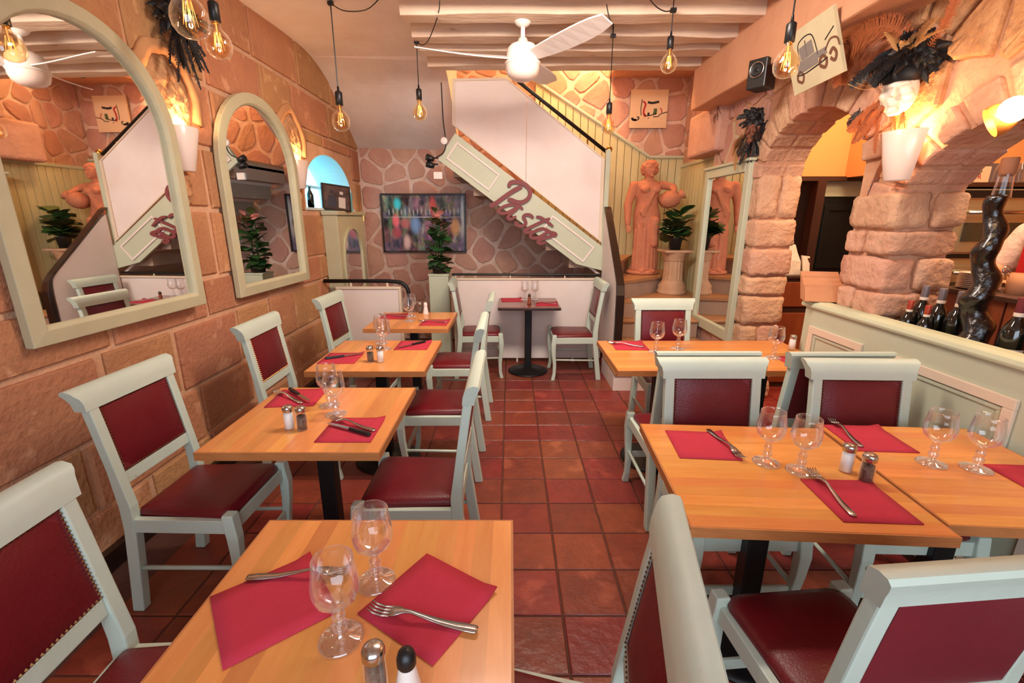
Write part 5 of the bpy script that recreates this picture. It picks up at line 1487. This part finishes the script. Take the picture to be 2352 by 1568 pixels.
for (a, b) in (((-0.07,0.05,0.03),(-0.05,0.20,0.09)),((-0.07,0.05,0.02),(-0.05,0.21,0.07))):
    MB().tube(crom([a, ((a[0]+b[0])/2-0.02,(a[1]+b[1])/2,(a[2]+b[2])/2-0.02), b], 6), 0.0016, 5).build('wire', 'feather_tan', mk)
inv = Matrix.Rotation(-math.radians(38), 4, 'Z') @ Matrix.Translation((-1.925,-2.50,-2.205))
loc = lambda P_: [tuple(inv @ Vector(p)) for p in P_]
plume(mk, loc([(1.90,2.47,2.40),(1.88,2.54,2.49),(1.86,2.62,2.53),(1.85,2.72,2.53),(1.85,2.82,2.49),(1.86,2.87,2.42),(1.88,2.88,2.33)]), 0.085, 330, 'feather_brown', 4, 'plume')
plume(mk, loc([(1.95,2.46,2.32),(1.95,2.36,2.42),(1.94,2.31,2.50),(1.95,2.30,2.58),(1.96,2.36,2.56)]), 0.03, 60, 'feather_brown', 5, 'plume')
# rust feathers hanging under the first arch
hf = thing('hanging_feathers', 'two rust brown feathers hanging inside the passage arch beside the mask', 'feathers', (2.0, 2.80, 2.20))
for k, (dy, dz, s) in enumerate(((0.0,0.0,1.15),(0.06,0.01,0.9),(-0.04,0.02,1.0),(0.03,-0.01,1.3))):
    me = FM[2].copy(); me.materials.clear(); o = ob('feather', me, 'feather_brown' if k != 1 else 'feather_black', hf)
    o.rotation_mode = 'QUATERNION'; o.rotation_quaternion = Vector((-0.1,0.25-0.3*k/3,-1)).to_track_quat('X','Y'); o.location = (0,dy,dz); o.scale = (s,s*1.5,s)
# second mask on a dark canvas
cv = thing('dark_feather_mask', 'dark mask with black feathers in front of a small canvas above tall mirror', 'mask', (2.0, 4.05, 2.30), math.radians(20))
face(cv, 'mask_dark', 1.15)
tuft(cv, (0.0,0.0,0.08), (0.05,0.09,0.08), 'feather_black', 9)
plume_bunch(cv, (0.0,0,0.07), 24, ['feather_black'], [(-0.3,0.6,0.5),(-0.2,-0.6,0.6),(0,-0.8,-0.2),(-0.1,0.2,1),(-0.1,-0.5,-0.8),(0,0.3,-1)], 21, 0.16, 0.5, 0.028)
feathers(cv, (-0.02,0.05,-0.03), 9, ['feather_tan','feather_brown'], [(-0.2,1,-0.5),(-0.2,1,-0.9)], 22, 0.95, 0.3)
plume_bunch(cv, (-0.02,0.0,-0.1), 8, ['feather_black'], [(-0.1,0.3,-0.9),(-0.1,-0.4,-0.9)], 23, 0.11, 0.3, 0.02)
o = MB().box(2.03, 2.048, 4.02, 4.62, 2.10, 2.45).build('small_canvas', 'canvas_old', bevel=0.003); tag(o, 'small pale canvas hung behind the dark feather mask', 'canvas')

# loudspeaker
sk = thing('loudspeaker', 'small grey loudspeaker with round driver below the main beam', 'speaker', (1.72, 3.50, 2.475))
MB().box(-0.05, 0.09, -0.065, 0.065, -0.015, 0.17).build('cabinet', 'black_plastic', sk, bevel=0.008)
b_ = MB().lathe([(0.048,0.0),(0.052,0.006),(0.048,0.01),(0.044,0.008)], 22).xf(Matrix.Translation((-0.05,0,0.1)) @ Matrix.Rotation(-PI/2, 4, 'Y')).build('driver_ring', 'steel', sk, smooth=True)
MB().lathe([(0.045,0.006),(0.02,-0.008),(0.012,0.0),(0.001,0.003)], 22).xf(Matrix.Translation((-0.052,0,0.1)) @ Matrix.Rotation(-PI/2, 4, 'Y')).build('cone', 'black_metal', sk, smooth=True)
sk.rotation_euler = (0,0,math.radians(35))
for k in range(1): MB().tube([(0.09,0,0.06),(0.11,-0.02,0.08)], 0.01, 8).build('bracket', 'black_metal', sk)

# canvas with an old car, hung leaning forward on the right wall
c1, c2, c3 = Vector((1.80,2.751,2.364)), Vector((1.80,3.188,2.349)), Vector((1.69,2.80,2.678))
ux = (c2-c1).normalized(); uy = (c3-c1); uy = (uy-ux*uy.dot(ux)); H_ = uy.length; uy.normalize(); un = ux.cross(uy); W_ = (c2-c1).length
if un.x > 0: un = -un
ka = thing('car_canvas', 'canvas with a vintage car drawing leaning forward below the main beam', 'canvas', (0,0,0))
kf = lambda a, b, h: tuple(c1+ux*(W_-a)+uy*b+un*h)
recalc(MB().loft([[kf(a,b,-0.02) for a,b in ((0,0),(W_,0),(W_,H_),(0,H_))],[kf(a,b,0.0) for a,b in ((0,0),(W_,0),(W_,H_),(0,H_))]]).build('board', 'canvas_old', ka))
def art(parent, mat, strokes, fn, name='brush_stroke'):
    for pts, w in strokes:
        mb = MB(); ribbon(mb, crom(pts, 6) if len(pts) > 2 else pts, w, fn, 0.0005, 0.002)
        recalc(mb.build(name, mat, parent))
art(ka, 'ink_brown', [([(0.06,0.07),(0.10,0.05),(0.12,0.08),(0.10,0.11),(0.07,0.10),(0.06,0.07)],0.016),([(0.27,0.09),(0.31,0.07),(0.33,0.10),(0.31,0.13),(0.28,0.12),(0.27,0.09)],0.018),
   ([(0.36,0.10),(0.39,0.08),(0.41,0.11),(0.39,0.14),(0.36,0.12)],0.018),([(0.33,0.15),(0.38,0.19),(0.43,0.18),(0.44,0.14)],0.010)], kf)
art(ka, 'ink_grey', [([(0.08,0.13),(0.26,0.14)],0.06),([(0.12,0.20),(0.24,0.21)],0.07),([(0.26,0.15),(0.34,0.15)],0.035)], kf)
art(ka, 'ink', [([(0.06,0.10),(0.14,0.09),(0.34,0.11)],0.007),([(0.11,0.16),(0.12,0.26),(0.24,0.27),(0.27,0.15)],0.006),([(0.18,0.17),(0.18,0.26)],0.005),([(0.34,0.2),(0.42,0.24)],0.006)], kf)

# scooter canvas on the back wall over the stairs
sc = thing('scooter_canvas', 'small canvas with a loose red green and black scooter sketch over the stairs', 'canvas', (0,0,0))
MB().box(1.45, 1.90, YB-0.065, YB-0.04, 2.66, 3.085).build('board', 'canvas', sc, bevel=0.003)
sf = lambda a, b, h: (1.45+a/900*0.45, YB-0.065-h, 3.085-b/1000*0.42)
art(sc, 'ink', [([(60,790),(130,810),(200,790),(215,730),(170,720)],30),([(50,740),(80,790),(160,800)],60),([(270,260),(255,500),(270,680)],18),([(410,330),(520,355),(680,320)],60),([(350,640),(400,690),(560,660),(640,620)],26),([(420,640),(470,640)],70),([(560,715),(680,705),(740,640),(900,590)],22),([(440,740),(450,765)],26)], sf)
art(sc, 'red_paint', [([(290,310),(360,380),(330,520),(330,640),(370,720)],44),([(720,480),(760,560),(760,610)],24)], sf)
art(sc, 'green_paint', [([(600,500),(605,570),(585,650)],80)], sf)

# big framed bar scene on the back wall
bpz = thing('framed_picture', 'large black framed picture of a crowded neon lit bar', 'picture', (-1.11, YB-0.05, 1.535))
MB().box(-0.525, 0.525, 0.0, 0.02, -0.352, 0.352).build('print', 'bar_picture', bpz)
for a in ((-0.54,0.54,0.345,0.367),(-0.54,0.54,-0.367,-0.345),(-0.54,-0.518,-0.345,0.345),(0.518,0.54,-0.345,0.345)):
    MB().box(a[0], a[1], -0.018, 0.02, a[2], a[3]).build('frame_rail', 'black_wood', bpz, bevel=0.003)
# photo frame on the niche sill, teal vase, yellow exit lamp
ph = thing('photo_frame', 'black framed photograph of two people leaning on the niche sill', 'photo frame', (-1.80, 4.92, 1.673), math.radians(62))
ph.rotation_euler = (math.radians(-13), math.radians(6), math.radians(40))
MB().box(-0.15, 0.15, -0.012, 0.012, 0.0, 0.27).build('backing', 'black_wood', ph, bevel=0.004)
pr_ = MB().box(-0.13, 0.13, -0.014, -0.0125, 0.02, 0.25).build('print', 'photo_dark', ph)
pf = lambda a, b, h: (a, -0.0145-h, b)
art(pr_, 'photo_pale', [([(0.05,0.03),(0.055,0.14)],0.07),([(0.05,0.17),(0.052,0.20)],0.035)], pf, 'figure')
art(pr_, 'photo_navy', [([(-0.05,0.03),(-0.045,0.15)],0.08),([(-0.05,0.17),(-0.05,0.20)],0.035)], pf, 'figure')
o = MB().lathe([(0.001,0.0),(0.05,0.0),(0.055,0.02),(0.05,0.1),(0.06,0.16),(0.055,0.2),(0.05,0.2),(0.055,0.16),(0.045,0.1),(0.05,0.02)], 18).build('vase', 'teal_glass', smooth=True)
o.location = (-1.835, 5.36, 1.673); tag(o, 'teal glass vase right of the framed photograph in the niche', 'vase')
o = MB().lathe([(0.001,0.0),(0.03,0.0),(0.032,0.12),(0.012,0.17),(0.012,0.2),(0.001,0.2)], 14).build('bottle', 'bottle_glass', smooth=True)
o.location = (-1.98, 4.72, 1.701); tag(o, 'dark bottle behind the photograph at the left of the niche', 'bottle')
ex = thing('exit_lamp', 'small yellow lit box lamp on the left wall near the corner', 'lamp', (XL+0.004, 5.83, 1.60))
MB().box(0.0, 0.05, -0.10, 0.10, -0.045, 0.06).build('housing', 'white_gloss', ex, bevel=0.006)
MB().box(0.05, 0.056, -0.09, 0.09, -0.035, 0.05).build('diffuser', 'lamp_yellow', ex)
MB().box(0.004, 0.046, -0.1015, -0.1, -0.035, 0.05).build('diffuser', 'lamp_yellow', ex)

# black twin spotlight with wires at the stringer's upper end
tsp = thing('twin_spotlight', 'black twin spotlight clamped at the top of the sage stair board', 'lamp', (-0.80, 4.93, 2.16))
for dz in (0.03, -0.035):
    MB().lathe([(0.001,-0.05),(0.022,-0.05),(0.03,-0.02),(0.034,0.03),(0.03,0.032),(0.001,0.02)], 16).xf(Matrix.Translation((-0.02,0,dz)) @ Matrix.Rotation(math.radians(-70), 4, 'Y')).build('lamp_head', 'black_plastic', tsp, smooth=True)
MB().tube([(0.0,0.0,0.03),(0.06,0.03,0.03)], 0.008, 6).build('arm', 'black_plastic', tsp)
MB().tube([(0.0,0.0,-0.03),(0.06,0.03,-0.03)], 0.008, 6).build('arm', 'black_plastic', tsp)
MB().tube(crom([(0.05,0.03,0.04),(0.12,0.02,0.08),(0.15,0.02,0.17),(0.13,0.03,0.4),(0.125,0.03,0.72)], 6), 0.006, 6).build('cable', 'black_plastic', tsp)
MB().ball((0.135,0.01,0.19), (0.035,0.012,0.035), 16, 10).build('junction_box', 'white_gloss', tsp, smooth=True)
o = MB().box(-0.79, -0.70, 4.97, 5.0, 1.99, 2.06).build('cable_box', 'white_gloss', bevel=0.004); tag(o, 'small white box under the top end of the stair board', 'box')

# ---------------------------------------------------------------- plants, pedestal, statue
def leaf_mesh(L, W):
    mb = MB(); n = 6
    for i in range(n+1):
        q = i/n; w = W*math.sin(PI*(q*0.93+0.03))**0.8*(1 if q < 1 else 0.1); z = 0.18*L*q-0.38*L*q*q
        for s in (-1, 0, 1): mb.v.append((L*q, s*w, z+(0.10*w if s else 0)))
    for i in range(n):
        for k in range(2):
            a = i*3+k; mb.f.append((a, a+1, a+4, a+3))
    return mb.mesh('leaf', True)
LM = leaf_mesh(0.13, 0.054)
LMS = {}
def leafy(parent, n, c, mats, seed, h, spread, s=1.0, up=0.4):
    r = random.Random(seed)
    for k in range(n):
        m = r.choice(mats)
        if m not in LMS:
            me = LM.copy(); me.materials.clear(); me.materials.append(MATS[m]); LMS[m] = me
        o = ob('leaf', LMS[m], m, parent)
        a = k*2.399+r.uniform(-0.3,0.3); zz = h[0]+(h[1]-h[0])*k/max(1,n-1)
        rad = spread*r.uniform(0.1,0.6)
        o.location = (c[0]+rad*math.cos(a), c[1]+rad*math.sin(a), c[2]+zz)
        o.rotation_euler = (r.uniform(-0.4,0.4), -up+r.uniform(-0.5,0.5), a); q = s*r.uniform(0.7,1.2); o.scale = (q,q*1.3,q)
pb_ = thing('planter_pillar', 'tall square sage planter pillar beside the white partition', 'planter', (-0.772, 5.0, 0))
MB().box(-0.105, 0.105, -0.1, 0.1, 0.0, 1.0).build('box', 'sage_wall', pb_, bevel=0.005)
MB().box(-0.112, 0.112, -0.107, 0.107, 1.0, 1.02).build('rim', 'sage_wall', pb_, bevel=0.004)
pl_ = thing('upright_plant', 'upright leafy plant with pinkish flower heads on the planter pillar', 'plant', (-0.772, 5.0, 1.021))
MB().lathe([(0.001,0.0),(0.07,0.0),(0.085,0.07),(0.08,0.075),(0.001,0.065)], 16).build('pot', 'soil', pl_, smooth=True)
for k in range(4): MB().tube(crom([(0.02*math.cos(k*1.6),0.02*math.sin(k*1.6),0.05),(0.035*math.cos(k*1.9),0.03*math.sin(k*1.9),0.3),(0.02*math.cos(k*2.3+1),0.03*math.sin(k),0.55)], 4), 0.006, 6).build('stem', 'leaf', pl_)
leafy(pl_, 16, (0,0,0), ['leaf'], 1, (0.02,0.14), 0.08, 0.8, 0.1)
leafy(pl_, 44, (0,0,0), ['leaf'], 2, (0.12,0.55), 0.10, 0.95, 0.35)
leafy(pl_, 14, (0.0,0,0), ['flower','leaf_mixed'], 3, (0.50,0.64), 0.10, 0.62, 0.6)
ped = thing('column_pedestal', 'short fluted plaster column pedestal on the stair tread', 'pedestal', (1.865, 5.24, 0.761))
MB().lathe([(0.001,0),(0.165,0),(0.165,0.03),(0.15,0.06),(0.155,0.09),(0.12,0.14),(0.118,0.16)], 24).build('foot', 'plaster_column', ped, smooth=True)
rings = []
for z, r in ((0.155,0.112),(0.2,0.108),(0.3,0.104),(0.38,0.106)):
    rings.append([(r*(1-0.07*(k % 2))*math.cos(2*PI*k/32), r*(1-0.07*(k % 2))*math.sin(2*PI*k/32), z) for k in range(32)])
MB().loft(rings).build('fluted_shaft', 'plaster_column', ped)
MB().lathe([(0.112,0.375),(0.118,0.39),(0.125,0.43),(0.145,0.455),(0.15,0.47)], 24).build('capital', 'plaster_column', ped, smooth=True)
MB().box(-0.155, 0.155, -0.155, 0.155, 0.47, 0.495).build('slab', 'plaster_column', ped, bevel=0.006)
pp = thing('potted_plant', 'bushy brown-green plant in a black pot on the column pedestal', 'plant', (1.855, 5.225, 1.257))
MB().lathe([(0.001,0.0),(0.058,0.0),(0.075,0.125),(0.08,0.13),(0.072,0.132),(0.001,0.115)], 18).build('pot', 'black_plastic', pp, smooth=True)
leafy(pp, 26, (0,0,0), ['leaf','leaf_mixed','leaf_mixed'], 5, (0.13,0.24), 0.07, 1.25, 0.1)
leafy(pp, 22, (0,0,0), ['leaf_mixed','leaf'], 6, (0.20,0.40), 0.09, 1.2, 0.5)
for k in range(5): MB().tube([(0,0,0.1),(0.03*math.cos(k*1.3),0.03*math.sin(k*1.3),0.34)], 0.004, 5).build('stem', 'leaf', pp)

sta = thing('statue', 'terracotta statue of a draped woman carrying a jug on the stairs', 'statue', (1.60, 5.56, 0.951), math.radians(8))
sta.scale = (1.24, 1.12, 1.0)
mb = MB()
rg = []
for (z, rx, ry, ox, oy) in ((0.03,0.135,0.115,0,0),(0.10,0.118,0.10,0,0),(0.22,0.105,0.09,0.005,0),(0.36,0.108,0.092,0.01,0),(0.50,0.122,0.10,0.012,0),(0.62,0.132,0.102,0.01,0),(0.70,0.13,0.098,0.004,0),(0.78,0.112,0.085,0.0,0),(0.86,0.104,0.08,-0.004,0),(0.94,0.115,0.086,-0.004,0),(1.0,0.138,0.08,-0.002,0),(1.045,0.118,0.064,0,0),(1.075,0.05,0.045,0,0)):
    rg.append([(ox+rx*math.cos(2*PI*k/24)*(1+0.05*math.sin(k*2.1+z*9) if z < 0.6 else 1), oy+ry*math.sin(2*PI*k/24)*(1+0.06*math.sin(k*2.6+z*7) if z < 0.6 else 1), z) for k in range(24)])
mb.loft(rg)
capsule(mb, (0,0,1.05), (0.0,-0.01,1.13), 0.04, 0.038)
mb.ball((0.0,-0.015,1.185), (0.064,0.076,0.088), 16, 12)
capsule(mb, (0.0,-0.085,1.19), (0.0,-0.096,1.165), 0.007, 0.011, 8)            # nose
mb.ball((0.0,-0.084,1.142), (0.018,0.008,0.006), 8, 6)                          # mouth
mb.ball((0.0,-0.075,1.115), (0.022,0.018,0.016), 8, 6)                          # chin
mb.ball((0.0,-0.078,1.215), (0.045,0.012,0.008), 10, 6)                         # brow
rr = random.Random(4)
for k in range(70):                                                             # curly hair
    zz = 1-2*(k+0.5)/70; a = k*2.39996; q = math.sqrt(1-zz*zz)
    x = 0.068*q*math.cos(a); y = 0.078*q*math.sin(a); z = 1.195+0.085*zz
    if (y < -0.03 and z < 1.235) or z < 1.14: continue
    mb.ball((x, y-0.008, z), rr.uniform(0.017,0.024), 8, 6)
mb.ball((-0.055,-0.072,0.965), (0.045,0.036,0.04), 12, 8); mb.ball((0.055,-0.072,0.965), (0.045,0.036,0.04), 12, 8)
capsule(mb, (-0.135,0,1.015), (-0.185,0.005,0.80), 0.048, 0.040); capsule(mb, (-0.185,0.005,0.80), (-0.190,-0.035,0.585), 0.040, 0.027)
mb.ball((-0.19,-0.04,0.545), (0.022,0.026,0.036), 10, 8)
for k in range(4): capsule(mb, (-0.205+0.010*k,-0.05,0.53), (-0.203+0.010*k,-0.06,0.485), 0.009, 0.007, 8)
capsule(mb, (-0.172,-0.06,0.545), (-0.168,-0.075,0.51), 0.009, 0.007, 8)
capsule(mb, (0.13,0,1.02), (0.235,-0.01,1.0), 0.048, 0.040); capsule(mb, (0.235,-0.01,1.0), (0.215,-0.115,0.95), 0.040, 0.027)
mb.ball((0.205,-0.13,0.94), (0.026,0.024,0.026), 10, 8)
for k in range(4): capsule(mb, (0.195+0.012*k,-0.14,0.93), (0.19+0.012*k,-0.145,0.895), 0.009, 0.007, 8)
for k in range(7):                                                              # drapery folds across the body
    q = k/6
    capsule(mb, (0.085-0.03*q,-0.075-0.008*q,1.02-0.02*q), (-0.09+0.03*q,-0.088,0.72-0.05*q), 0.010, 0.015, 8)
for k in range(9):
    a = -PI*(0.12+0.76*k/8)
    capsule(mb, (0.122*math.cos(a),0.1*math.sin(a),0.60-0.04*(k % 3)), (0.128*math.cos(a+0.05),0.115*math.sin(a),0.06), 0.011, 0.017, 8)
capsule(mb, (0.05,-0.10,0.62), (0.045,-0.115,0.36), 0.05, 0.042)                # knee under the cloth
mb.ball((0.05,-0.115,0.045), (0.035,0.055,0.024), 10, 8); mb.ball((-0.05,-0.105,0.045), (0.035,0.055,0.024), 10, 8)
body = mb.build('figure', 'terracotta', sta); remesh(body, 0.0085, 3)
mb = MB(); mb.lathe([(0.001,0.0),(0.15,0.0),(0.165,0.02),(0.15,0.045),(0.09,0.055),(0.001,0.055)], 20); mb.ball((0.04,0.02,0.05), (0.12,0.08,0.035), 12, 8)
remesh(mb.build('base', 'terracotta', sta), 0.012, 3)
mb = MB(); mb.lathe([(0.001,-0.10),(0.05,-0.10),(0.085,-0.06),(0.10,0.0),(0.085,0.055),(0.045,0.085),(0.04,0.11),(0.058,0.13),(0.05,0.132),(0.032,0.10)], 20)
o = mb.build('jug', 'terracotta', sta, smooth=True); o.location = (0.195,-0.075,0.86); o.rotation_euler = (0.2, math.radians(62), 0)

# ---------------------------------------------------------------- barman
pe = thing('person', 'person behind the bar in pale shirt, maroon shoulders and red apron, reaching forward', 'person', (3.44, 2.86, 0))
mb = MB()
V3 = lambda x, y, z: (x-3.20, y-2.86, z)
for sy in (-1, 1):
    capsule(mb, V3(3.20,2.86+sy*0.10,0.98), V3(3.19,2.86+sy*0.11,0.54), 0.10, 0.07); capsule(mb, V3(3.19,2.86+sy*0.11,0.54), V3(3.22,2.86+sy*0.11,0.10), 0.066, 0.042)
    capsule(mb, V3(3.24,2.86+sy*0.11,0.05), V3(3.08,2.86+sy*0.12,0.04), 0.045, 0.036)
capsule(mb, V3(3.20,2.80,1.02), V3(3.20,2.92,1.02), 0.14, 0.14); capsule(mb, V3(3.20,2.82,1.25), V3(3.20,2.90,1.25), 0.135, 0.135)
capsule(mb, V3(3.19,2.74,1.48), V3(3.19,2.98,1.48), 0.125, 0.125)
capsule(mb, V3(3.18,2.86,1.56), V3(3.16,2.86,1.70), 0.062, 0.06)
mb.ball(V3(3.14,2.86,1.81), (0.105,0.085,0.125), 16, 12)
capsule(mb, V3(3.04,2.86,1.82), V3(3.02,2.86,1.785), 0.012, 0.018, 8); mb.ball(V3(3.05,2.86,1.745), (0.014,0.028,0.008), 8, 6); mb.ball(V3(3.06,2.86,1.705), (0.03,0.035,0.024), 8, 6)
for sy in (-1, 1):
    mb.ball(V3(3.15,2.86+sy*0.088,1.81), (0.022,0.012,0.034), 8, 6); mb.ball(V3(3.045,2.86+sy*0.034,1.83), (0.012,0.018,0.010), 8, 6)
def arm(sh_, el, wr_, hd):
    capsule(mb, V3(*sh_), V3(*el), 0.066, 0.05); capsule(mb, V3(*el), V3(*wr_), 0.05, 0.032)
    w = Vector(V3(*wr_)); h = Vector(V3(*hd)); d_ = (h-w).normalized(); side = d_.cross(Vector((0,0,1))).normalized()
    mb.ball(tuple((w+h)/2), (0.045,0.045,0.022), 10, 8)
    for k in range(4):
        q = (k-1.5)*0.021; L_ = (0.07,0.08,0.075,0.06)[k]
        a = h+side*q; b = a+d_*L_*0.55+Vector((0,0,-0.012)); c = b+d_*L_*0.4+Vector((0,0,-0.03))
        capsule(mb, a-d_*0.02, b, 0.0105, 0.0095, 8); capsule(mb, b, c, 0.0095, 0.008, 8)
    a = (w+h)/2+side*0.04; b = a+d_*0.045+side*0.022; c = b+d_*0.035; capsule(mb, a, b, 0.012, 0.011, 8); capsule(mb, b, c, 0.011, 0.009, 8)
arm((3.10,2.70,1.50), (2.985,2.70,1.275), (2.72,2.62,1.245), (2.65,2.585,1.245))
arm((3.14,3.03,1.50), (3.06,3.10,1.27), (2.90,2.98,1.25), (2.84,2.92,1.25))
remesh(mb.build('body', 'skin', pe), 0.0095, 3)
mb = MB()
capsule(mb, V3(3.20,2.82,1.03), V3(3.20,2.90,1.03), 0.155, 0.155); capsule(mb, V3(3.20,2.82,1.25), V3(3.20,2.90,1.25), 0.15, 0.15); capsule(mb, V3(3.19,2.74,1.48), V3(3.19,2.98,1.48), 0.14, 0.14)
capsule(mb, V3(3.10,2.70,1.50), V3(2.99,2.70,1.31), 0.088, 0.078); capsule(mb, V3(3.14,3.03,1.50), V3(3.07,3.095,1.30), 0.088, 0.078)
for k in range(5): capsule(mb, V3(2.94,2.64+0.01*k,1.32+0.04*k), V3(3.09,2.645+0.01*k,1.30+0.045*k), 0.014, 0.014, 8)
remesh(mb.build('shirt', 'shirt', pe), 0.012, 4)
mb = MB(); capsule(mb, V3(3.18,2.72,1.535), V3(3.18,3.0,1.535), 0.108, 0.108); mb.ball(V3(3.09,2.70,1.555), (0.075,0.08,0.05), 12, 8)
remesh(mb.build('yoke', 'maroon', pe), 0.012, 3)
MB().hexa([V3(3.02,2.76,0.55),V3(3.02,2.98,0.55),V3(3.05,2.98,0.55),V3(3.05,2.76,0.55)],[V3(3.022,2.78,1.46),V3(3.022,2.95,1.46),V3(3.05,2.95,1.46),V3(3.05,2.78,1.46)]).build('apron', 'apron_red', pe, bevel=0.006)
mb = MB()
for sy in (-1, 1):
    capsule(mb, V3(3.20,2.86+sy*0.10,0.98), V3(3.19,2.86+sy*0.11,0.54), 0.112, 0.085); capsule(mb, V3(3.19,2.86+sy*0.11,0.54), V3(3.22,2.86+sy*0.11,0.12), 0.082, 0.068)
remesh(mb.build('trousers', 'trousers', pe), 0.014, 3)
mb = MB(); mb.ball(V3(3.165,2.86,1.845), (0.105,0.095,0.115), 16, 12); remesh(mb.build('hair', 'hair', pe), 0.012, 2)

# ---------------------------------------------------------------- housings made up for the added overhead lights, unseen above the picture
def fill_housing(loc, rot, sx, sy, label):
    t = thing('added_light_box', label, 'lamp', loc); t.rotation_euler = rot
    MB().box(-sx/2-0.02, sx/2+0.02, -sy/2-0.02, sy/2+0.02, 0.01, 0.035).build('housing', 'white_gloss', t, bevel=0.004)
    for (a, b, c_, d_) in ((-sx/2-0.02,sx/2+0.02,-sy/2-0.02,-sy/2-0.005),(-sx/2-0.02,sx/2+0.02,sy/2+0.005,sy/2+0.02),(-sx/2-0.02,-sx/2-0.005,-sy/2,sy/2),(sx/2+0.005,sx/2+0.02,-sy/2,sy/2)):
        MB().box(a, b, c_, d_, -0.006, 0.01).build('rim', 'white_gloss', t)
    return t
lh = fill_housing((0.25, 2.25, 2.86), (math.radians(40), 0, 0), 1.2, 0.36, 'flat tilted white light box added unseen above the aisle')
for sx in (-0.5, 0.5): MB().tube([(sx,0.0,0.03),(sx,0.14,0.17)], 0.005, 6).build('hanger', 'steel', lh)
fill_housing((2.9, 2.2, 3.04), (0,0,0), 0.9, 1.6, 'flat white light box added unseen over the bar')
fill_housing((2.75, 3.75, 3.04), (0,0,0), 0.5, 0.5, 'small flat white light box added unseen over the passage')
# dried twigs and a small dark dome near the beam end
tw = thing('dried_twigs', 'small bunch of dried twigs below the far end of the main beam', 'twigs', (1.97, 4.70, 2.60))
rr = random.Random(9)
for k in range(14):
    a = rr.uniform(0, 2*PI); l = rr.uniform(0.07, 0.16)
    MB().tube(crom([(0,0,0),(-0.03+0.02*math.cos(a),l*0.5*math.cos(a),l*0.45*math.sin(a)),(-0.05,l*math.cos(a+0.3),l*0.9*math.sin(a+0.4)-0.02)], 4), 0.003, 5).build('twig', 'ink_brown', tw)
o = MB().lathe([(0.001,-0.035),(0.03,-0.03),(0.045,-0.01),(0.048,0.0),(0.001,0.0)], 16).build('ceiling_spot', 'black_plastic', smooth=True)
o.location = (1.62, 5.68, 3.22); tag(o, 'small black dome spot under the orange ledge above the scooter canvas', 'lamp')
